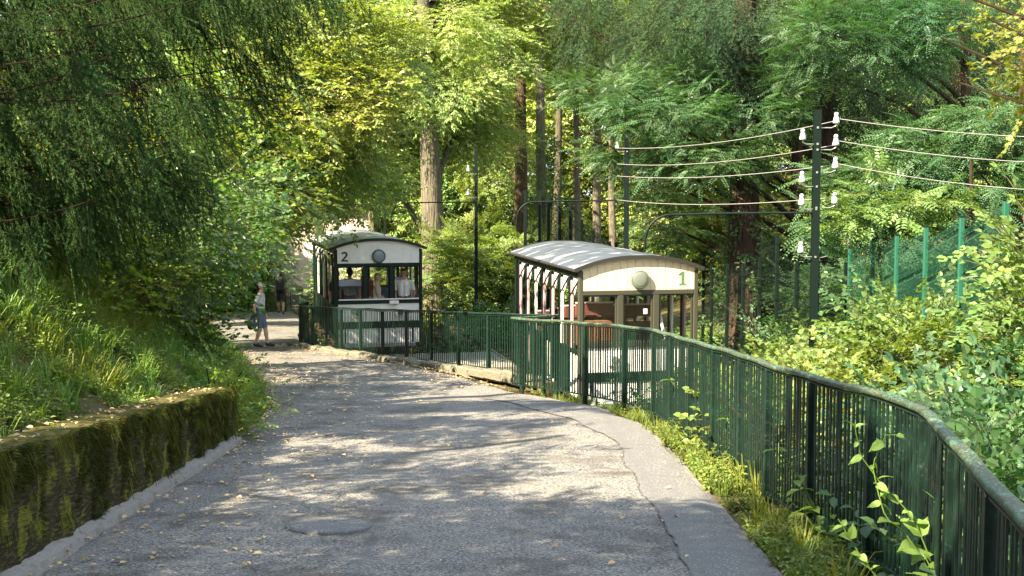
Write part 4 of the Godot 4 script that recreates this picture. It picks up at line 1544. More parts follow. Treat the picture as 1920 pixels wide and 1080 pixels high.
func build_undergrowth() -> void:
	rng.seed = 11
	var xs := {"grass": [[], []], "herb": [[], []], "vine": [[], []]}
	for n in 30000:
		var d := pow(rf(0, 1), 0.8) * 30.0 + 1.0
		var l := edge(d, 1)
		var t := rf(0.0, 5.2)
		if d < 13.4 and t < 0.55 + 0.25 * clump.get_noise_1d(d * 40):
			continue
		if d > 13.4 and t < 0.25 * rf(0, 1.4):
			continue
		var x := l - t
		if absf(x) > d * 0.4 + 1.2:
			continue
		var nz := clump.get_noise_2d(x * 16, d * 16)
		if nz < -0.34 and rf(0, 1) < 0.8:
			continue
		var pick := rf(0, 1)
		var kind := "herb" if pick < 0.36 else ("grass" if pick < 0.9 else "vine")
		if nz > 0.22 and kind == "grass":
			kind = "herb"
		var b := Basis(Vector3.UP, rf(0, TAU)) * Basis(Vector3.RIGHT, rf(-0.3, 0.3))
		if kind == "vine":
			b = aim(Vector3(rf(-0.2, 1), rf(-0.9, 0.1), rf(-0.8, 0.8)), Vector3(0.6, 1, 0), 1.0)
		xs[kind][0].append(Transform3D(b.scaled(Vector3.ONE * (rf(0.4, 0.7) if kind == "vine" else (rf(0.5, 1.0) if kind == "herb" else rf(0.7, 1.4)))), Vector3(x, land(x, -d) - 0.01, -d)))
		var k := rf(0.7, 1.2)
		var dry := 0.55 if (kind == "grass" and clump.get_noise_2d(x * 10 + 90, d * 10) > 0.2) else 0.0
		cc_add(xs[kind][1], k, dry, nz)
	var i := 0
	for kind in xs:
		var o := scatter({"grass": "grass", "herb": "ground_cover", "vine": "creepers"}[kind], P[kind + "0"], M.leaf_herb, xs[kind][0], xs[kind][1], self)
		tag(o, {"grass": "grass growing between the weeds on the left bank", "herb": "small leafy weeds covering the bank above the mossy wall", "vine": "trailing stems creeping down the bank above the mossy wall"}[kind], {"grass": "grass", "herb": "weeds", "vine": "creeper"}[kind])
		i += 1
	# right verge: weeds along the foot of the fence
	var v := {"grass": [[], []], "herb": [[], []]}
	for n in 2600:
		var d := rf(3.0, 18.4)
		var x := edge(d, 2) + rf(-0.02, 0.4) + (0.1 if d < 14 else 0.0)
		var nz := clump.get_noise_2d(x * 10, d * 22)
		if nz < -0.05 or (d > 14 and rf(0, 1) < 0.75):
			continue
		var kind := "grass" if rf(0, 1) < 0.6 else "herb"
		var b := Basis(Vector3.UP, rf(0, TAU)).scaled(Vector3.ONE * rf(0.35, 0.95) * (1.35 if d > 10 and d < 13.5 and kind == "herb" else 1.0))
		v[kind][0].append(Transform3D(b, Vector3(x, land(x, -d) + 0.01, -d)))
		cc_add(v[kind][1], rf(0.5, 0.95), 0.3 * rf(0, 1.5), nz)
	for n in 9:   # tall dry grass bending over at the foot of the railing
		var d := rf(6.0, 10.5)
		var x := edge(d, 2) + rf(0.15, 0.36)
		v.grass[0].append(Transform3D(Basis(Vector3.UP, rf(0, TAU)).scaled(Vector3(1.5, rf(1.2, 2.0), 1.5)), Vector3(x, land(x, -d), -d)))
		cc_add(v.grass[1], rf(0.6, 0.9), 0.8, 0.0)
	tag(scatter("grass", P.grass1, M.leaf_herb, v.grass[0], v.grass[1], self), "grass along the foot of the near railing", "grass")
	tag(scatter("ground_cover", P.herb1, M.leaf_herb, v.herb[0], v.herb[1], self), "bright weeds along the foot of the near railing", "weeds")
	# ground cover in the cutting, beyond the railings
	var w := [[], []]
	for n in 9000:
		var d := rf(6, 44)
		var x := edge(d, 2) + rf(0.6, 12)
		if d > 19 and x < 5.2 - maxf(0, d - 30) * 0.3:
			continue
		w[0].append(Transform3D(Basis(Vector3.UP, rf(0, TAU)).scaled(Vector3.ONE * rf(1.5, 3.2)), Vector3(x, land(x, -d), -d)))
		cc_add(w[1], rf(0.7, 1.1), 0.0, 0.0)
	tag(scatter("ground_cover", P.herb2, M.leaf_herb, w[0], w[1], self), "leafy plants covering the cutting beyond the railings", "weeds")
	# fallen leaves: along the wall, on top of it, on the road, along the far kerb
	var f := [[], []]
	for n in 5600:
		var d := rf(4, 31)
		var pick := rf(0, 1)
		var x := 0.0
		if pick < 0.42:
			x = edge(d, 1) + pow(rf(0, 1), 2.6) * 1.5
		elif pick < 0.68 and d < 13.3:
			x = edge(d, 1) - rf(0.05, 0.7)
		elif pick < 0.85:
			x = edge(d, 2) - pow(rf(0, 1), 3) * 0.8
			if d < 19:
				continue
		else:
			if rf(0, 1) < 0.75:
				continue
			x = rf(edge(d, 1), edge(d, 2))
		var y := road_y(d) + 0.034 if x > edge(d, 1) else land(x, -d) + 0.02
		if d < 13.3 and x < edge(d, 1) and x > -3.15:
			y = road_y(d) + wall_top(d) + 0.02
		f[0].append(Transform3D((Basis(Vector3.UP, rf(0, TAU)) * Basis(Vector3.RIGHT, rf(-0.35, 0.35))).scaled(Vector3.ONE * rf(0.35, 1.0)), Vector3(x, y, -d)))
		var k := rf(0.4, 1.6)
		cc_add(f[1], k, 0.0, rf(-0.5, 0.5))
	var lg := Geo.new()
	lg.leaf(Vector3(-0.03, 0, 0), Vector3.RIGHT, Vector3.UP, 0.06, 0.036, 1)
	tag(scatter("fallen_leaves", lg.mesh(), M.leaf_dry, f[0], f[1], self), "dry fallen leaves scattered along the edges of the road", "fallen leaves")

func cc_add(a: Array, k: float, dry: float, hue: float) -> void:
	a.append(Color(k * (1 + 0.9 * dry + hue * 0.3), k * (1 + 0.15 * dry), k * (1 - 0.2 * dry)))

func build_kerb() -> void:
	var line := []
	for p in [[0.55, -20.3], [-0.7, -22.45], [-1.8, -24.35], [-3.55, -27.35], [-4.9, -30.1]]:
		line.append(Vector3(p[0], road_y(-p[1]) + 0.02, p[1]))
	line = curve(line, 0.3)
	var total := length_of(line)
	var k := struct("kerb", Geo_strip(line), M.soil)
	rng.seed = 13
	var s := 0.1
	while s < total - 0.4:
		var l := rf(0.32, 0.75)
		var a := along(line, s + l / 2)
		var g := Geo.new()
		g.cube(Vector3.ZERO, Vector3(l - 0.02, rf(0.13, 0.19), rf(0.17, 0.24)), 0.025)
		for i in g.v.size():
			g.v[i] += Vector3(clump.get_noise_3dv(g.v[i] * 60 + Vector3(s * 50, 0, 0)), clump.get_noise_3dv(g.v[i] * 60 + Vector3(0, s * 50, 9)), clump.get_noise_3dv(g.v[i] * 60 + Vector3(5, 0, s * 50))) * 0.03
		var m := gpart("kerb_stone", g, M.stone, k, a[0] + Vector3(-0.1 + rf(-0.02, 0.02), 0.01, 0.05))
		m.rotation = Vector3(rf(-0.06, 0.06), atan2(-a[1].z, a[1].x) + rf(-0.06, 0.06), rf(-0.05, 0.05))
		s += l

func Geo_strip(line: Array) -> Geo:
	var g := Geo.new()
	g.sweep(line, [Vector2(-0.12, -0.15), Vector2(0.16, -0.15), Vector2(0.16, -0.012), Vector2(-0.12, -0.012)], false)
	return g

func build_track() -> void:
	# platform slab, rails and sleepers under the two cars
	for q in [[2.11, -22.21, -2.13, "near"], [-3.14, -31.25, -2.27, "far"]]:
		var dir := Vector3(-0.21, 0, -0.978)
		var side := Vector3(0.978, 0, -0.21)
		var mid := Vector3(q[0], q[2] - 0.22, q[1]) + dir * 4.0
		var k := thing("railway_track", "steel rails on sleepers under the %s" % ("empty car with the cream gable" if q[3] == "near" else "white-fronted car full of passengers"), "track")
		for s: float in [-0.6, 0.6]:
			var g := Geo.new()
			g.sweep([mid - dir * 7 + side * s, mid + dir * 9 + side * s], [Vector2(-0.03, -0.1), Vector2(0.03, -0.1), Vector2(0.03, 0), Vector2(-0.03, 0)], false)
			gpart("rail", g, M.steel, k)
		for i in 22:
			var g := Geo.new()
			g.box(Transform3D(Basis(side, Vector3.UP, -dir), mid + dir * (-6.5 + 0.7 * i) + Vector3.DOWN * 0.14), Vector3(1.9, 0.09, 0.22), 0.01)
			gpart("sleeper", g, M.bark_brown, k)
	var g := Geo.new()
	g.box(Transform3D(Basis(Vector3.UP, 0.22), Vector3(-1.6, -2.62, -29.7)), Vector3(3.0, 0.5, 2.4), 0.02)
	tag(gpart("platform", g, M.concrete, self), "pale concrete landing slab before the car numbered 2", "platform")
	g = Geo.new()
	g.box(Transform3D(Basis(Vector3.UP, 0.21), Vector3(1.15, -2.35, -20.6)), Vector3(2.0, 0.35, 0.9), 0.02)
	tag(gpart("platform", g, M.white_panel, self), "white painted landing edge before the car numbered 1", "platform")

func build_weed() -> void:
	# the tall weed that climbs before the near railing, and its large leaves one by one
	rng.seed = 17
	var o := thing("climbing_weed", "tall thin climbing weed with large leaves before the near railing", "weed", Vector3(1.9, -0.42, -6.0))
	var stems := [[Vector3(0.06, -0.02, 0), Vector3(0.05, 0.31, 0.02), Vector3(-0.06, 0.61, 0), Vector3(-0.21, 0.76, 0.02), Vector3(-0.31, 0.9, 0), Vector3(-0.34, 1.03, 0.01)],
		[Vector3(0.06, 0.2, 0.0), Vector3(-0.02, 0.42, 0.05), Vector3(-0.12, 0.56, 0.06), Vector3(-0.2, 0.62, 0.04), Vector3(-0.26, 0.86, 0.02), Vector3(-0.2, 1.0, 0.02), Vector3(-0.12, 1.0, 0.03)],
		[Vector3(0.04, 0.1, 0.02), Vector3(0.08, 0.4, 0.05), Vector3(0.12, 0.55, 0.04), Vector3(0.06, 0.68, 0.05), Vector3(-0.02, 0.74, 0.04)],
		[Vector3(0.05, 0.02, 0.0), Vector3(0.1, 0.25, 0.03), Vector3(0.05, 0.42, 0.05), Vector3(0.16, 0.56, 0.03), Vector3(0.27, 0.6, 0.04)],
		[Vector3(0.0, 0.0, 0.05), Vector3(-0.06, 0.18, 0.1), Vector3(0.02, 0.34, 0.12), Vector3(-0.04, 0.47, 0.1)],
		[Vector3(0.05, 0.05, 0.03), Vector3(-0.12, 0.22, 0.08), Vector3(-0.3, 0.42, 0.1), Vector3(-0.42, 0.62, 0.06)]]
	var variants := []
	for k in 4:
		var g := Geo.new()
		var w := [0.6, 0.72, 0.5, 0.65][k] as float
		for h in 2:
			var q := -1.0 if h == 0 else 1.0
			var mids := []
			var outs := []
			for i in 6:
				var f := i / 5.0
				mids.append(Vector3(f, 0.06 * sin(f * 2) - 0.22 * f * f, 0))
				var hw := w * 0.5 * pow(sin(PI * pow(f, 0.7)), 0.8) * (1 - 0.25 * f) + (0.02 if i % 2 else 0.0)
				outs.append(Vector3(f - 0.04, mids[i].y + hw * 0.28 - 0.02 * (i % 2), q * hw))
			for i in 5:
				g.face([mids[i], mids[i + 1], outs[i + 1], outs[i]], Vector3.UP)
		variants.append(g.mesh())
	for si in stems.size():
		var pts: Array = stems[si]
		var fine := curve(pts, 0.04)
		var rad := []
		for i in fine.size():
			rad.append(lerpf(0.006, 0.002, i / float(fine.size())))
		var g := Geo.new()
		g.col = Color(1.3, 1.1, 0.8)
		g.tube(fine, rad, 5)
		gpart("stem", g, M.leaf_herb, o)
		var total := length_of(fine)
		var s := 0.22
		var k := 0
		while s < total:
			s += rf(0.0, 0.05)
			var a := along(fine, s)
			var f := s / total
			for q: float in ([-1.0, 1.0] if f > 0.45 else [(-1.0 if k % 2 else 1.0)]):
				if rf(0, 1) < 0.2:
					continue
				var d: Vector3 = (Vector3(q * rf(0.3, 1), rf(-0.9, 0.5), rf(-0.5, 0.9)) + a[1] * rf(0, 0.6)).normalized()
				var b := aim(d, Vector3(rf(-0.7, 0.7), 1, rf(-0.2, 0.9)), 1.0)
				var size := rf(0.07, 0.16) if f < 0.5 else rf(0.025, 0.085)
				var m := part("leaf", variants[rng.randi() % 4], M.leaf_herb, o)
				m.transform = Transform3D(b.scaled(Vector3.ONE * size), a[0])
			s += rf(0.035, 0.075)
			k += 1

func far_building() -> void:
	var o := thing("pale_building", "pale pinkish rendered building with a teal shutter behind the car numbered 2", "building", Vector3(-9.2, -4.6, -63), 0.2)
	bpart("wall", Vector3(0, 2.4, 0), Vector3(4.6, 4.9, 4), M.pink_render, o)
	bpart("roof", Vector3(0, 4.95, 0), Vector3(5.0, 0.18, 4.5), M.concrete, o, 0.02)
	var sh := bpart("shutter", Vector3(-0.1, 1.9, 2.04), Vector3(0.55, 1.6, 0.08), M.teal_shutter, o, 0.01)
	for k in 9:
		bpart("slat", Vector3(0, -0.7 + 0.175 * k, 0.05), Vector3(0.48, 0.05, 0.03), M.teal_shutter, sh)
	bpart("plinth", Vector3(0, 0.5, 2.05), Vector3(4.6, 0.9, 0.1), M.concrete, o)

func build_people() -> void:
	var light := Color(0.5, 0.32, 0.23)
	var tan_ := Color(0.36, 0.21, 0.14)
	var kid := person("child in pale grey t-shirt, denim shorts and white cap standing on the path", Vector3(-5.55, -2.02, -29.30), 1.45, 1.42, {"look": 0.2, "j": {"kneel": Vector3(0.07, 0.5, 0.1), "ankl": Vector3(0.07, 0.08, 0.16), "toel": Vector3(0.08, 0.035, 0.33), "kneer": Vector3(-0.08, 0.5, 0.0), "ankr": Vector3(-0.08, 0.09, -0.14), "toer": Vector3(-0.09, 0.035, 0.04), "wrr": Vector3(-0.24, 0.9, -0.08), "elr": Vector3(-0.24, 1.13, -0.1)}}, light, Color(0.5, 0.52, 0.58), Color(0.1, 0.13, 0.19), Color(0.02, 0.02, 0.022), M.hair_dark, false, true)
	var s := 1.42 / 1.75
	var g := Geo.new()
	flesh(g, [[Vector3(0, 1.69, 0) * s, Vector3(0, 1.685, 0.03) * s, 0.088 * s, 0.08 * s, Color.WHITE], [Vector3(0, 1.675, 0.08) * s, Vector3(0, 1.66, 0.15) * s, 0.02 * s, 0.012 * s, Color.WHITE]], 0.01, 0.03)
	gpart("cap", g, M.cloth_white, kid)
	g = Geo.new()
	flesh(g, [[Vector3(-0.25, 0.86, -0.12) * s, Vector3(-0.27, 0.62, -0.18) * s, 0.05, 0.09, Color.WHITE], [Vector3(-0.25, 0.62, -0.1) * s, Vector3(-0.28, 0.56, -0.2) * s, 0.06, 0.05, Color.WHITE]], 0.015, 0.03)
	tag(gpart("jacket", g, M.cloth_navy, self), "dark jacket hanging from the hand of the child on the path", "jacket").transform = kid.transform
	var man := person("person walking away in a dark t-shirt and black shorts with a backpack", Vector3(-9.49, -3.91, -54.50), PI + 0.1, 1.76, {"j": {"kneel": Vector3(0.1, 0.52, 0.1), "ankl": Vector3(0.1, 0.1, 0.2), "toel": Vector3(0.11, 0.05, 0.38), "kneer": Vector3(-0.1, 0.5, -0.02), "ankr": Vector3(-0.1, 0.12, -0.2), "toer": Vector3(-0.11, 0.035, -0.05)}}, tan_, Color(0.045, 0.04, 0.03), Color(0.018, 0.018, 0.02), Color(0.03, 0.03, 0.035), M.hair_dark, false, true)
	g = Geo.new()
	flesh(g, [[Vector3(0.06, 1.36, -0.2), Vector3(0.07, 1.05, -0.2), 0.08, 0.1, Color.WHITE], [Vector3(-0.06, 1.36, -0.2), Vector3(-0.07, 1.05, -0.2), 0.08, 0.1, Color.WHITE], [Vector3(0.1, 1.48, -0.05), Vector3(0.1, 1.4, -0.2), 0.022, 0.022, Color.WHITE], [Vector3(-0.1, 1.48, -0.05), Vector3(-0.1, 1.4, -0.2), 0.022, 0.022, Color.WHITE]], 0.018, 0.04)
	gpart("backpack", g, M.cloth_black, man)
	var far := person("person in an olive top and pale cap walking farther down the path", Vector3(-11.31, -4.48, -62.00), PI, 1.7, {}, light, Color(0.13, 0.12, 0.06), Color(0.05, 0.05, 0.05), Color(0.03, 0.03, 0.03), M.hair_dark, false, true)
	g = Geo.new()
	flesh(g, [[Vector3(0, 1.66, 0), Vector3(0, 1.655, 0.03), 0.09, 0.084, Color.WHITE]], 0.015, 0.03)
	gpart("cap", g, M.cloth_white, far)
	# riders in the car numbered 2, in the car's own axes
	var car := Transform3D(Basis(Vector3.UP, 0.245), Vector3(-3.14, -2.27, -31.25))
	var riders := [
		["man in a white polo shirt standing at the right-hand window of the car numbered 2", Vector3(0.68, 0.17, -0.42), -0.5, 1.64, {"wide": 1.1}, tan_, Color(0.72, 0.72, 0.7), Color(0.03, 0.04, 0.07), M.hair_dark, false, false],
		["child with dark hair in a blue top beside the man in white", Vector3(0.38, 0.17, -0.85), 0.3, 1.42, {}, light, Color(0.08, 0.11, 0.2), Color(0.03, 0.03, 0.04), M.hair_dark, false, false],
		["blond woman in a sleeveless white top seen in profile in the middle window", Vector3(0.02, 0.17, -0.36), 1.35, 1.54, {"wide": 0.88, "nod": 0.25, "j": {"wrr": Vector3(-0.16, 1.0, 0.25), "elr": Vector3(-0.2, 1.12, 0.06), "wrl": Vector3(0.16, 1.0, 0.25), "ell": Vector3(0.2, 1.12, 0.06)}}, light, Color(0.7, 0.68, 0.62), Color(0.03, 0.03, 0.035), M.hair_blond, true, false],
		["dark-haired rider in a red top behind the blond woman", Vector3(-0.16, 0.17, -1.15), 0.4, 1.6, {}, tan_, Color(0.25, 0.06, 0.04), Color(0.04, 0.04, 0.05), M.hair_dark, false, false],
		["man in a grey t-shirt with his back to the left window", Vector3(-0.58, 0.17, -0.75), PI - 0.3, 1.66, {"wide": 1.08}, tan_, Color(0.22, 0.22, 0.24), Color(0.04, 0.04, 0.05), M.hair_dark, false, false],
		["rider in a dark top in the corner of the left window", Vector3(-0.9, 0.17, -1.0), 0.9, 1.6, {}, light, Color(0.05, 0.05, 0.08), Color(0.03, 0.03, 0.03), M.hair_dark, false, false]]
	for r in riders:
		person(r[0], car * r[1], 0.245 + r[2], r[3], r[4], r[5], r[6], r[7], Color(0.02, 0.02, 0.02), r[8], false, false, r[9])
	

func spruce() -> void:
	rng.seed = 23
	var o := thing("spruce_tree", "dark conifer whose drooping boughs fill the upper left of the view", "conifer", Vector3(-7.2, 1.2, -12.8))
	var g := Geo.new()
	trunk_geo(g, Vector3(0, -0.5, 0), Vector3(0.1, 5.6, 0), 0.28, 0.1, 0.1)
	gpart("trunk", g, M.bark_brown, o)
	var xf := []
	var cc := []
	var base := Vector3(-7.2, 1.2, -12.8)
	for k in 34:
		var d := rf(10.5, 14.4)
		var py := rf(-90, 400)
		var reach := lerpf(640, 330, clampf((py - 60) / 380, 0, 1)) * (0.55 + 0.45 * sqrt(rf(0, 1)))
		if d < 12.5:
			reach = minf(reach, rf(120, 480) - py * 0.3)
		var tip := Vector3((reach - 960) * d / 2500, 1.75 - (py - 330) * d / 2500, -d)
		var st := base + Vector3(0, clampf(tip.y - base.y + rf(0.4, 1.1), 0.1, 5.4), 0)
		var pts := []
		var rad := []
		var n := 12
		for i in n + 1:
			var f := i / float(n)
			pts.append(st.lerp(tip, f) + Vector3.DOWN * 0.55 * sin(f * PI) * (0.6 + 0.4 * f) + Vector3(0, 0.12 * f * f, 0))
			rad.append(lerpf(0.022, 0.004, f))
		var local := []
		for p in pts:
			local.append(p - base)
		g = Geo.new()
		g.tube(local, rad, 5, false)
		gpart("bough", g, M.bark_red, o)
		var dir := (tip - st).normalized()
		var side := dir.cross(Vector3.UP).normalized()
		var l := (tip - st).length()
		var m := int(l * 11)
		for i in m:
			var f := pow(rf(0.05, 1.0), 0.75)
			var a := along(local, f * l)
			var q := 1.0 if rng.randf() < 0.5 else -1.0
			var out := (dir * rf(0.55, 0.9) + side * q * rf(0.0, 0.45) + Vector3.DOWN * rf(0.45, 1.0) + rdir() * 0.15).normalized()
			xf.append(Transform3D(aim(out, (Vector3.UP + side * q * 0.4 + rdir() * 0.3).normalized(), rf(0.7, 1.3) * (1.15 - 0.3 * f)), a[0]))
			var c := rf(0.75, 1.25)
			if f < 0.45 and py > 120 and rf(0, 1) < 0.6:   # bare brown twigs on the shaded inner boughs
				cc.append(Color(c * 1.7, c * 0.75, c))
			else:
				cc.append(Color(c * rf(0.9, 1.15), c, c * rf(0.8, 1.1)))
	scatter("crown", P.spray0, M.leaf_spruce, xf, cc, o)

func B(c: Vector3, rx: float, ry: float, rz: float) -> Array:
	return [c, Vector3(rx, ry, rz)]

func rel(at: Vector3, blobs: Array) -> Array:
	var out := []
	for b in blobs:
		out.append([b[0] - at, b[1]])
	return out

func ivy_on(tree_: Node3D, r: float, y0: float, y1: float, count: int) -> void:
	var xf := []
	var cc := []
	for k in count:
		var a := rf(0, TAU)
		var o := Vector3(cos(a), 0, sin(a))
		var y := rf(y0, y1)
		xf.append(Transform3D(aim((Vector3.UP * rf(-1, 1) + o * 0.5 + rdir() * 0.5), o + Vector3.UP * 0.3, rf(0.5, 1.0)), o * r * rf(0.8, 1.2) * (1.1 - 0.03 * y) + Vector3.UP * y))
		var c := rf(0.7, 1.2)
		cc.append(Color(c, c, c))
	scatter("ivy", P.ivy0, M.leaf_dark, xf, cc, tree_)

func ground_at(x: float, z: float) -> Vector3:
	return Vector3(x, land(x, z), z)

func build_woods() -> void:
	var at: Vector3
	var t: Node3D
	# left: shrubs and trees over the bank, from near to far
	at = ground_at(-5.8, -17.5)
	t = tree("hazel_tree", "leafy tree with lobed leaves reaching over the bend of the path", "tree", at, 0.09, 3.4, rel(at, [B(Vector3(-4.49, 0.94, -17.00), 0.8, 0.6, 0.9), B(Vector3(-4.28, 0.49, -17.50), 0.5, 0.45, 0.7), B(Vector3(-4.37, -0.21, -17.50), 0.3, 0.4, 0.6), B(Vector3(-4.24, 0.95, -20.00), 0.55, 0.4, 0.8), B(Vector3(-4.17, 1.46, -18.00), 0.8, 0.5, 0.9), B(Vector3(-4.21, 1.62, -22.00), 0.6, 0.3, 0.8), B(Vector3(-4.81, 1.29, -16.50), 0.8, 0.7, 0.9), B(Vector3(-4.20, -0.57, -17.50), 0.15, 0.25, 0.4), B(Vector3(-4.49, 0.55, -20.00), 0.25, 0.25, 0.4)]), "maple0", "leaf_dark", "bark_brown", 520, 0.55, 0.8, 0.15, -0.4, 0.3)
	at = ground_at(-5.2, -14.6)
	bush("shrub", "bright green shrub at the end of the mossy wall", "shrub", at, Vector3(0.9, 0.55, 1.0), "maple1", "leaf_herb", 150, 0.5, 0.8)
	at = ground_at(-4.8, -15.6)
	bush("shrub", "low shrub with glossy leaves overhanging the left road edge", "shrub", at, Vector3(0.7, 0.42, 0.8), "near1", "leaf_herb", 130, 0.6, 0.9)
	at = ground_at(-8.8, -20.5)
	tree("maple_tree", "broad tree standing on the bank behind the dark conifer", "tree", at, 0.2, 6.0, rel(at, [B(Vector3(-6.15, 0.99, -19.00), 1.6, 1.2, 1.4), B(Vector3(-5.52, 2.17, -21.00), 1.7, 1.2, 1.5), B(Vector3(-7.16, 2.38, -20.00), 1.6, 1.2, 1.5), B(Vector3(-4.71, 3.05, -22.00), 1.5, 1.0, 1.5), B(Vector3(-6.32, 3.49, -21.00), 1.6, 1.2, 1.5), B(Vector3(-4.40, 1.75, -23.00), 1.2, 0.8, 1.2)]), "maple2", "leaf_broad", "bark_brown", 330, 0.7, 1.1, 0.15, -0.1, 0.35)
	at = ground_at(-10.5, -29)
	tree("oak_tree", "tall tree arching over the far path from the left", "tree", at, 0.3, 8.5, rel(at, [B(Vector3(-5.65, 2.67, -29.00), 2.1, 1.2, 1.8), B(Vector3(-4.44, 3.52, -28.00), 1.8, 1.1, 1.6), B(Vector3(-4.03, 4.59, -30.00), 1.6, 1.1, 1.6), B(Vector3(-4.57, 2.12, -31.00), 1.6, 0.9, 1.5), B(Vector3(-5.04, 4.83, -29.00), 1.8, 1.2, 1.7), B(Vector3(-4.34, 1.89, -34.00), 1.2, 0.5, 1.2), B(Vector3(-6.13, 0.99, -32.00), 0.9, 0.6, 1.0), B(Vector3(-7.03, 1.75, -28.00), 2.0, 1.5, 1.8)]), "broad0", "leaf_broad", "bark_brown", 1700, 0.7, 1.15, 0.2, -0.3, 0.35)
	at = ground_at(-12.0, -40)
	tree("chestnut_tree", "golden-leaved tree behind the walkers on the far path", "tree", at, 0.32, 8.0, rel(at, [B(Vector3(-6.38, 1.75, -40.00), 1.6, 0.8, 1.5), B(Vector3(-5.34, 3.08, -42.00), 1.8, 1.4, 1.6), B(Vector3(-6.36, 2.86, -40.00), 2.0, 1.4, 1.6), B(Vector3(-9.57, 0.24, -42.00), 2.0, 1.2, 1.6), B(Vector3(-5.32, 4.90, -42.00), 1.8, 1.4, 1.6)]), "broad1", "leaf_yellow", "bark_brown", 1300, 0.7, 1.1, 0.2, -0.3, 0.35)
	for q in [[-15.5, -52.0, "dark evergreen at the end of the far path"], [-19.5, -44.0, "dark evergreen on the left bank above the far path"]]:
		at = ground_at(q[0], q[1])
		tree("yew_tree", q[2], "tree", at, 0.4, 8.0, blobs_round(0.8, 8.0, 3.2, 9, 31), "broad2", "leaf_dark", "bark_brown", 900, 1.2, 1.9, 0.4)
	at = ground_at(-13.2, -60)
	tree("yew_tree", "dark evergreen thicket behind the two walkers", "tree", at, 0.3, 4.0, blobs_round(0.6, 4.2, 2.0, 6, 33), "broad2", "leaf_dark", "bark_brown", 420, 1.1, 1.7, 0.4)
	# out of view to the left: the trees that throw the dappled shade over the road
	var k := 0
	for q in [[-6.6, 2.6, 3.6, -1.2], [-6.6, -3.0, -1.2, -5.8], [-6.9, -7.6, -5.8, -9.4], [-7.4, -11.4, -9.4, -11.6]]:
		at = ground_at(q[0], q[1])
		var bl := []
		var z: float = q[2]
		while z > q[3]:
			if rf(0, 1) < [1.0, 1.0, 0.8, 0.4][k]:
				bl.append(B(Vector3(-5.4 + rf(-0.5, 0.7), maxf(3.5, 2.3 - 0.132 * z) + rf(0, 0.9), z), rf(1.0, 1.5), 0.22, rf(0.25, 0.4)))
			z -= rf(0.45, 0.75)
		tree("beech_tree", ["beech on the left bank behind the camera", "beech on the left bank beside the camera", "beech on the left bank ahead of the camera", "slim beech on the left bank under the conifer"][k], "tree", at, 0.14, 4.2, rel(at, bl), "broad%d" % k, "leaf_broad", "bark_grey", [75, 110, 55, 42][k] * bl.size(), 0.5, 0.75, 0.1, -0.4, 0.2)
		k += 1
	at = ground_at(-5.6, 0.2)
	var shade := []
	for i in 7:
		shade.append(B(Vector3(-4.9 + rf(-0.8, 0.9), rf(6.1, 7.4), lerpf(-3.8, 2.5, i / 6.0)), rf(0.7, 1.0), rf(0.35, 0.5), rf(0.5, 0.8)))
	tree("lime_tree", "tall lime on the left bank that shades the near railing", "tree", at, 0.2, 6.5, rel(at, shade), "broad1", "leaf_broad", "bark_grey", 430, 0.6, 0.95, 0.2, -0.15, 0.3)
	# middle: tall broad-leaved trees behind the cars
	at = ground_at(-2.35, -39.7)
	t = tree("hornbeam_tree", "pale-trunked hornbeam behind the car numbered 2", "tree", at, 0.46, 11.0, rel(at, [B(Vector3(-1.96, 4.45, -38.00), 1.3, 0.6, 0.8), B(Vector3(-2.86, 5.34, -38.00), 1.3, 0.6, 0.8), B(Vector3(-2.10, 6.09, -38.00), 1.5, 0.6, 0.8), B(Vector3(-3.32, 6.21, -42.00), 2.0, 1.4, 1.8), B(Vector3(-4.23, 4.18, -41.00), 1.9, 1.2, 1.7), B(Vector3(-2.73, 3.96, -43.00), 1.7, 1.0, 1.5), B(Vector3(-1.33, 5.72, -42.00), 1.8, 1.2, 1.6), B(Vector3(-1.57, 3.49, -44.00), 1.5, 0.9, 1.4), B(Vector3(-4.73, 2.10, -44.00), 1.5, 0.9, 1.4), B(Vector3(-3.31, 8.17, -42.00), 2.4, 1.5, 2.0), B(Vector3(-1.02, 7.83, -43.00), 2.2, 1.4, 2.0)]), "fine0", "leaf_yellow", "bark_pale", 2400, 0.75, 1.2, 0.25, -0.22, 0.3)
	ivy_on(t, 0.46, 0.5, 4.0, 60)
	at = ground_at(0.42, -48)
	tree("pine_tree", "brown straight trunk of a tall pine behind the far poles", "tree", at, 0.32, 15.0, rel(at, [B(Vector3(0.00, 8.72, -48.00), 2.2, 1.4, 2.0), B(Vector3(-1.17, 5.04, -49.00), 1.7, 0.9, 1.5), B(Vector3(-0.60, 2.35, -50.00), 1.2, 0.8, 1.2)]), "fine1", "leaf_broad", "bark_brown", 520, 0.8, 1.2, 0.25)
	at = ground_at(1.2, -46.5)
	t = tree("ivy_tree", "tall trunk clad in ivy between the brown pine and the pale stem", "tree", at, 0.26, 14.0, rel(at, [B(Vector3(1.81, 8.61, -46.00), 2.0, 1.4, 1.8)]), "fine2", "leaf_broad", "bark_grey", 260, 0.8, 1.2)
	ivy_on(t, 0.3, 0.0, 7.5, 420)
	at = ground_at(1.7, -55)
	tree("birch_tree", "pale slender sunlit stem beside the ivy-clad trunk", "tree", at, 0.2, 16.0, rel(at, [B(Vector3(1.73, 10.16, -55.00), 2.4, 1.6, 2.0)]), "fine3", "leaf_yellow", "bark_pale", 240, 0.8, 1.2)
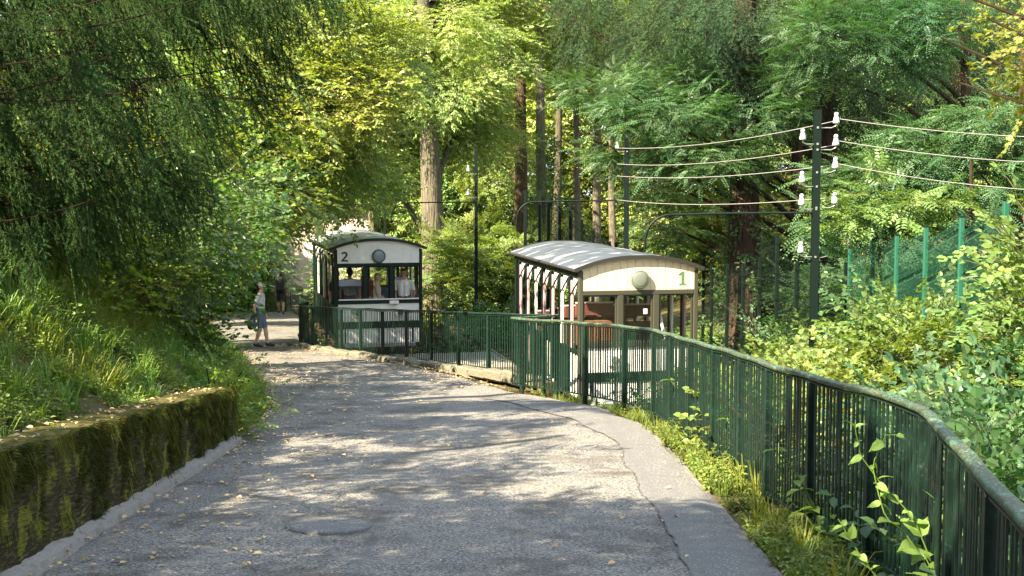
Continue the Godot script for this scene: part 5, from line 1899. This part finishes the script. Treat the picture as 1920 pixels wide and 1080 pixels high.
	for q in [[2.5, -50.0, 0.19, "thin grey trunk directly behind the roof of the car numbered 1"], [3.3, -52.0, 0.21, "thin grey trunk beside the tallest pole behind the car numbered 1"], [4.5, -58.0, 0.2, "distant grey trunk seen right of the pole behind the car"], [-5.8, -55.0, 0.24, "distant grey trunk left of the pale hornbeam"]]:
		at = ground_at(q[0], q[1])
		tree("ash_tree", q[3], "tree", at, q[2], 14.0, rel(at, [B(Vector3(q[0] + 0.8, 6.5, q[1]), 2.6, 1.6, 2.2), B(Vector3(q[0] - 1.2, 8.5, q[1]), 2.4, 1.6, 2.2)]), "fine1", "leaf_yellow", "bark_grey", 420, 0.9, 1.4)
	# shrubs behind the far railing and beyond the cars
	k = 0
	var lab := ["sunlit yellow-green bush beside the pole behind the far railing", "dark green bush low behind the far railing", "bright bush between the two cars", "yellow-green sapling behind the roof of the car numbered 1", "tall bush behind the car numbered 2", "bush at the foot of the pale hornbeam"]
	for q in [[-1.1, -37.8, 1.4, 2.4, "ash0", "leaf_bush"], [-0.1, -33.5, 1.2, 0.8, "near2", "leaf_locust"], [0.1, -37.0, 1.3, 2.1, "ash1", "leaf_bush"], [0.9, -41.0, 1.2, 2.3, "ash2", "leaf_yellow"], [-5.0, -47.0, 1.8, 1.7, "near3", "leaf_bush"], [-3.9, -38.5, 1.0, 0.8, "near0", "leaf_bush"]]:
		at = ground_at(q[0], q[1])
		bush("bush", lab[k], "bush", at, Vector3(q[2], q[3], q[2]), q[4], q[5], 300, 0.8, 1.3)
		k += 1
	# right: layered locusts and dark conifers beyond the track
	at = ground_at(6.6, -31)
	tree("locust_tree", "tree with feathery layered blue-green leaves above the car numbered 1", "tree", at, 0.2, 8.0, rel(at, [B(Vector3(2.26, 3.65, -30.00), 1.1, 0.4, 1.2), B(Vector3(3.22, 3.13, -29.00), 1.3, 0.4, 1.3), B(Vector3(2.71, 2.24, -31.00), 1.0, 0.35, 1.0), B(Vector3(4.27, 2.21, -29.00), 1.2, 0.4, 1.2), B(Vector3(4.18, 3.95, -31.00), 1.3, 0.45, 1.3), B(Vector3(3.55, 1.62, -33.00), 0.9, 0.5, 1.0), B(Vector3(4.08, 0.40, -34.00), 0.8, 0.6, 0.9), B(Vector3(5.48, 3.17, -30.00), 1.2, 0.4, 1.3)]), "locust0", "leaf_locust", "bark_red", 900, 0.8, 1.3, 0.05, -0.3, 0.2)
	at = ground_at(5.4, -30.5)
	t = tree("fir_tree", "massive dark reddish conifer trunk beside the track", "conifer", at, 0.42, 13.0, rel(at, [B(Vector3(5.20, 5.99, -30.00), 2.0, 1.0, 2.0), B(Vector3(4.04, 5.04, -31.00), 1.3, 1.0, 1.4), B(Vector3(6.37, 4.80, -31.00), 1.4, 0.9, 1.6), B(Vector3(4.81, 4.40, -32.00), 1.2, 0.9, 1.2)]), "farspray0", "leaf_fir", "bark_red", 650, 0.9, 1.5, 0.7)
	ivy_on(t, 0.42, 1.5, 5.0, 160)
	at = ground_at(7.9, -33)
	tree("fir_tree", "dark leaning conifer with hanging dead twigs behind the locust leaves", "conifer", at, 0.34, 13.0, rel(at, [B(Vector3(7.03, 5.77, -33.00), 2.2, 1.3, 2.0), B(Vector3(6.19, 4.43, -34.00), 1.6, 0.9, 1.6), B(Vector3(8.09, 3.77, -34.00), 1.6, 1.0, 1.6), B(Vector3(3.40, 6.70, -36.00), 2.2, 1.2, 2.0), B(Vector3(2.25, 5.79, -38.00), 0.9, 1.6, 1.0), B(Vector3(4.13, 5.15, -36.00), 1.4, 1.0, 1.4)]), "farspray1", "leaf_fir", "bark_red", 720, 0.9, 1.6, 0.8)
	at = ground_at(11.5, -34)
	tree("fir_tree", "dark conifer deep in the shade at the right", "conifer", at, 0.3, 13.0, rel(at, [B(Vector3(9.96, 4.57, -34.00), 2.4, 1.6, 2.0), B(Vector3(9.46, 2.72, -35.00), 2.0, 1.2, 1.8), B(Vector3(11.99, 4.03, -34.00), 2.4, 1.6, 2.0), B(Vector3(10.72, 6.42, -34.00), 2.6, 1.6, 2.2)]), "farspray2", "leaf_fir", "bark_red", 720, 0.9, 1.6, 0.7)
	at = ground_at(8.6, -25)
	tree("locust_tree", "locust with sunlit feathery sprays above the top of the nearest pole", "tree", at, 0.14, 7.0, rel(at, [B(Vector3(5.69, 4.30, -24.00), 0.9, 0.35, 1.0), B(Vector3(6.64, 4.02, -24.00), 1.0, 0.35, 1.0), B(Vector3(5.74, 3.62, -25.00), 0.7, 0.3, 0.8), B(Vector3(7.20, 4.58, -24.00), 0.9, 0.4, 1.0), B(Vector3(6.31, 4.89, -25.00), 1.1, 0.4, 1.1)]), "locust1", "leaf_locust", "bark_brown", 420, 0.8, 1.2, 0.05, -0.3, 0.2)
	at = ground_at(8.4, -22)
	tree("locust_tree", "locust with low dark sprays behind the green wire fence", "tree", at, 0.12, 5.0, rel(at, [B(Vector3(6.14, 1.66, -22.00), 1.1, 0.4, 1.0), B(Vector3(7.18, 2.19, -22.00), 1.1, 0.5, 1.1), B(Vector3(7.45, 1.67, -21.00), 0.9, 0.4, 0.9), B(Vector3(5.52, 0.93, -23.00), 0.7, 0.35, 0.8), B(Vector3(6.50, 1.14, -22.00), 0.8, 0.3, 0.8), B(Vector3(8.04, 2.62, -22.00), 0.8, 0.5, 1.0)]), "locust2", "leaf_locust", "bark_brown", 520, 0.8, 1.2, 0.05, -0.3, 0.2)
	at = ground_at(7.0, -20)
	tree("ash_tree", "sapling with sunlit yellow-green leaves just behind the nearest pole", "tree", at, 0.06, 3.4, rel(at, [B(Vector3(5.45, 1.36, -19.50), 0.5, 0.25, 0.5), B(Vector3(5.07, 1.13, -19.50), 0.45, 0.2, 0.5), B(Vector3(5.92, 1.21, -19.50), 0.4, 0.3, 0.4)]), "ash3", "leaf_bush", "bark_brown", 80, 0.8, 1.1, 0.0, -0.6, 0.1)
	at = ground_at(6.2, -9.5)
	tree("maple_tree", "bright yellow-leaved maple reaching in at the upper right corner", "tree", at, 0.12, 5.2, rel(at, [B(Vector3(3.83, 2.93, -10.00), 0.22, 0.22, 0.4), B(Vector3(3.82, 2.50, -10.00), 0.16, 0.16, 0.35), B(Vector3(4.03, 2.70, -10.00), 0.3, 0.35, 0.5), B(Vector3(3.93, 2.26, -10.00), 0.08, 0.12, 0.3), B(Vector3(6.0, 4.6, -9.5), 1.2, 0.8, 1.2)]), "maple3", "leaf_bush", "bark_brown", 330, 0.35, 0.5, 0.2, -0.6, 0.2)
	# thicket of bushes behind the near railing
	lab = ["sunlit bush directly below the nearest pole", "bush behind the bend of the near railing", "bush with yellow leaves before the green wire fence", "dark leafy bush at the right behind the railing", "tall yellow-green bush hiding the end of the wire fence", "shaded bush low behind the railing at the right", "small bush between the car numbered 1 and the railing", "pale bush beyond the nearest pole", "leafy bush rising before the middle of the green wire fence", "broad bush in the corner nearest the camera behind the railing", "bush below the tall yellow-green bush", "bush at the foot of the conifer trunk"]
	k = 0
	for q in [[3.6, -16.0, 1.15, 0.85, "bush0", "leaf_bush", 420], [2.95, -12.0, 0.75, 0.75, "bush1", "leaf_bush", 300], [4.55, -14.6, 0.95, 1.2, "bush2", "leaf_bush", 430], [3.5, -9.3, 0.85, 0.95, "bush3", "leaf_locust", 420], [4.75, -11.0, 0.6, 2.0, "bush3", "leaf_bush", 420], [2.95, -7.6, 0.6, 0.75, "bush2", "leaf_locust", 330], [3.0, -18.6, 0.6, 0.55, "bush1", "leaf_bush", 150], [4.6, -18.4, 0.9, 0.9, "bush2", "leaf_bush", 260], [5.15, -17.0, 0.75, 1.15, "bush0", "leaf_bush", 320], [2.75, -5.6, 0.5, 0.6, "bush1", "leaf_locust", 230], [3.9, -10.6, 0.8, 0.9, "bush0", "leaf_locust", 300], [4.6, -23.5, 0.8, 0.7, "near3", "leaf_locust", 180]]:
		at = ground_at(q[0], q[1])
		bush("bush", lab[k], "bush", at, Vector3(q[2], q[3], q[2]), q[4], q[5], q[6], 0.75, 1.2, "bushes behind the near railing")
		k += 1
	lab = ["dark leafy bush on the slope behind the bright wire fence", "dark bush between the conifer trunk and the wire fence", "dark bush at the foot of the leaning conifer", "dark bush high on the slope at the right", "dark bush on the slope beside the corner maple", "dark bush behind the shaded wire fence"]
	k = 0
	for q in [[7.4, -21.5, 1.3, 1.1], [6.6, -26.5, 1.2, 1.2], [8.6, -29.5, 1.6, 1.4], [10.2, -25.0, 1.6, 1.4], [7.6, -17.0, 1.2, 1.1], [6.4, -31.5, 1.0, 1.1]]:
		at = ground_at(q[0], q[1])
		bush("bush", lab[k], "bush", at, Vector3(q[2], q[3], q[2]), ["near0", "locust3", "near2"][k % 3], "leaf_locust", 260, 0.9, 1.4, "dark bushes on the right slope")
		k += 1
	at = ground_at(-3.05, -13.75)
	bush("weed", "low weeds growing round the far end of the mossy wall", "weed", at, Vector3(0.36, 0.4, 0.42), "near3", "leaf_herb", 110, 0.35, 0.6)
	# the wood that closes the view
	rng.seed = 71
	var far := [[], [], []]
	var cols := [[], [], []]
	for n in 16000:
		var d := rf(62, 95)
		var x := rf(-30, 34) * d / 90
		var y := -6 + pow(rf(0, 1), 0.9) * 24
		var nz := clump.get_noise_3d(x * 3.2, y * 3.2, d * 2)
		if nz < -0.22:
			continue
		var j := n % 3
		far[j].append(Transform3D(aim(Vector3(rf(-1, 1), rf(-0.6, 0.2), rf(-0.5, 1)), (Vector3.UP + rdir() * 0.5).normalized(), rf(2.0, 3.6)), Vector3(x, y, -d)))
		var c := rf(0.75, 1.25)
		var w := clump.get_noise_2d(x * 2, y * 2) * 0.5
		cols[j].append(Color(c * (1 + w), c, c * (1 - w)))
	for j in 3:
		tag(scatter("woodland", P["fine%d" % j], M[["leaf_yellow", "leaf_broad", "leaf_yellow"][j]], far[j], cols[j], self), "distant sunlit woodland closing the view behind the cars", "woodland", "distant woodland")

func _ready() -> void:
	# camera, sky, sun, exposure
	var cam := Camera3D.new()
	cam.name = "camera"
	cam.position = Vector3(0, 1.75, 0)
	cam.rotation = Vector3(-atan(0.084), 0, 0)
	cam.fov = rad_to_deg(2 * atan(540.0 / 2500.0))
	cam.near = 0.1
	cam.far = 600
	add_child(cam)
	var env := Environment.new()
	env.background_mode = Environment.BG_SKY
	var sky := Sky.new()
	var sm := ProceduralSkyMaterial.new()
	sm.sky_top_color = Color(0.71, 0.77, 0.85)
	sm.sky_horizon_color = Color(0.92, 0.93, 0.92)
	sm.sky_curve = 0.2
	sm.ground_bottom_color = Color(0.3, 0.32, 0.25)
	sm.ground_horizon_color = Color(0.7, 0.75, 0.75)
	sm.sky_energy_multiplier = 0.75
	sky.sky_material = sm
	env.sky = sky
	env.tonemap_mode = Environment.TONE_MAPPER_LINEAR
	env.tonemap_exposure = 6.4
	env.sdfgi_enabled = true
	env.ssao_enabled = true
	env.ssil_enabled = true
	var we := WorldEnvironment.new()
	we.name = "world_environment"
	we.environment = env
	add_child(we)
	var sun := DirectionalLight3D.new()
	sun.name = "sun"
	var az := deg_to_rad(38.0)   # from the left, a little behind the camera
	var el := deg_to_rad(41.0)
	var to_sun := Vector3(-cos(az) * cos(el), sin(el), sin(az) * cos(el))
	sun.basis = Basis.looking_at(-to_sun, Vector3.UP)
	sun.light_energy = 1.6
	sun.light_color = Color(1.0, 0.93, 0.8)
	sun.light_angular_distance = 0.5
	sun.shadow_enabled = true
	add_child(sun)

	clump.noise_type = FastNoiseLite.TYPE_SIMPLEX_SMOOTH
	clump.frequency = 0.05
	clump.fractal_octaves = 2
	clump.seed = 4
	make_materials()
	make_plant_meshes()
	P.insulator = insulator_mesh()[0]
	build_ground()
	build_track()
	build_wall()
	build_kerb()
	far_building()
	build_woods()
	spruce()
	build_undergrowth()
	railing("iron_railing", "dark green iron railing with worn handrail curving along the road edge", [[1.1, -2.1], [1.46, -3.8], [2.06, -6.7], [1.97, -8.2], [1.88, -9.5], [1.86, -11], [1.74, -13], [1.64, -15], [1.44, -16], [1.05, -17], [0.55, -18], [0.02, -18.75], [0.06, -18.95], [0.69, -20.05]], 1.05, 1.05, 0.07, 1.09, M.rail_paint)
	railing("iron_railing", "dark green iron railing on the stone kerb before the car numbered 2", [[0.69, -20.2], [-0.63, -22.35], [-1.75, -24.25], [-3.5, -27.25], [-4.8, -30.1]], 1.04, 0.92, 0.075, 1.05, M.green_paint, 0.022)
	railing("iron_railing", "dark railing beside the far path left of the car numbered 2", [[-4.85, -30.3], [-5.0, -32.5], [-5.7, -36], [-6.4, -40]], 0.95, 0.95, 0.11, 1.2, M.green_paint)
	railing("iron_railing", "low black railing across the end of the far path", [[-10.0, -58.5], [-6.5, -58.5]], 1.0, 1.0, 0.5, 1.2, M.green_paint)
	railcar("white-roofed funicular car numbered 2 full of passengers", Vector3(-3.14, -2.27, -31.25), 0.245, "2", false)
	railcar("empty funicular car numbered 1 with a cream gable and grey arched roof", Vector3(2.11, -2.13, -22.21), 0.208, "1", true)
	pole("tall dark green pole in the bushes with nine white insulators", ground_at(4.32, -19), 2.67, 0.1, 1.2, 2.42, [2.53, 2.22, 1.9, 1.4], [2.3, 1.7, 1.38, 0.7])
	pole("dark green pole rising behind the roof of the car numbered 1", ground_at(2.4, -28), 2.66, 0.1, 1.21, 2.3, [], [2.36])
	pole("thin dark pole behind the bushes between the two cars", ground_at(-0.93, -34.6), 2.42, 0.085, 1.05, 2.2, [], [1.9, 1.3])
	pole("taller of the two distant poles behind the car numbered 2", ground_at(-4.95, -52), 2.06, 0.1, 0.4, 2.0, [], [])
	pole("shorter of the two distant poles behind the car numbered 2", ground_at(-5.4, -52.5), 1.5, 0.09, 0.0, 0.0, [0.5], [])
	var pm := mesh_panel()
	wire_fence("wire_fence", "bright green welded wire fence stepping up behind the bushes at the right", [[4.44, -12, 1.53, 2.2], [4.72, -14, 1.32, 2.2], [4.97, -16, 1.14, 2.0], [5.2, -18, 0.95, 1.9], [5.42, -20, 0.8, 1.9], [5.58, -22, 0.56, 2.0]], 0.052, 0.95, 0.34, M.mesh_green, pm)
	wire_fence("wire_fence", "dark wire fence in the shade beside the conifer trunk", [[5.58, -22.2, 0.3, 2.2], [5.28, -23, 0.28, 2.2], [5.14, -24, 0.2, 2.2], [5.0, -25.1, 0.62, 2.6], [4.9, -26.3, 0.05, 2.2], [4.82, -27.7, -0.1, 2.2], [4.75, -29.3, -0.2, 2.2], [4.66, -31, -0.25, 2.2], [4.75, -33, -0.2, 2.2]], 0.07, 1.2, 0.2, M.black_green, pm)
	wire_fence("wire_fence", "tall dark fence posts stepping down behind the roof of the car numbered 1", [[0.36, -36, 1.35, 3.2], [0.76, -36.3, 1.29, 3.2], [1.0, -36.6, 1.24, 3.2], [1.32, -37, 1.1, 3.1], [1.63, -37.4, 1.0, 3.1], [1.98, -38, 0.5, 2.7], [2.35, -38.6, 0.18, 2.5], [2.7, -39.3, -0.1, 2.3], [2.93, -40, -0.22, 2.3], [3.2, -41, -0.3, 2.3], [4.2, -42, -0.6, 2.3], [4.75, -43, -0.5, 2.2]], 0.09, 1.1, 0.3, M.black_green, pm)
	var wl := ["topmost wire running left from the nearest pole", "second wire running left from the nearest pole", "third wire running left from the nearest pole", "lowest wire running left from the nearest pole"]
	var wy := [[2.46, 2.33, 0.12], [2.12, 2.0, 0.12], [1.84, 1.75, 0.1], [1.38, 1.25, 0.1]]
	for k in 4:
		wire(wl[k], Vector3(4.59, wy[k][0] + 0.07, -19), Vector3(2.2, wy[k][1], -28), wy[k][2], 0.0065)
	wire("topmost wire running right from the nearest pole", Vector3(4.6, 2.56, -19), Vector3(13.5, 2.9, -17.5), 0.45, 0.006)
	wire("middle wire running right from the nearest pole", Vector3(4.6, 2.25, -19), Vector3(13.5, 2.6, -17.5), 0.5, 0.006)
	wire("lowest wire running right from the nearest pole", Vector3(4.59, 1.93, -19), Vector3(13.5, 2.3, -17.5), 0.58, 0.006)
	var mg := Geo.new()
	var cover_at := Vector3(-1.23, road_y(8.79) + 0.034, -8.79)
	mg.lathe(Transform3D(Basis(Vector3.RIGHT, -atan(0.07)), Vector3.ZERO), [Vector2(0.29, -0.02), Vector2(0.29, 0.0), Vector2(0.275, 0.003), Vector2(0.27, -0.004), Vector2(0.262, -0.004), Vector2(0.258, 0.003), Vector2(0.0, 0.004)], 36)
	tag(gpart("manhole_cover", mg, M.patched_asphalt, self, cover_at), "faint round cover set in the asphalt on the left half of the road", "manhole cover")
	build_people()
	build_weed()
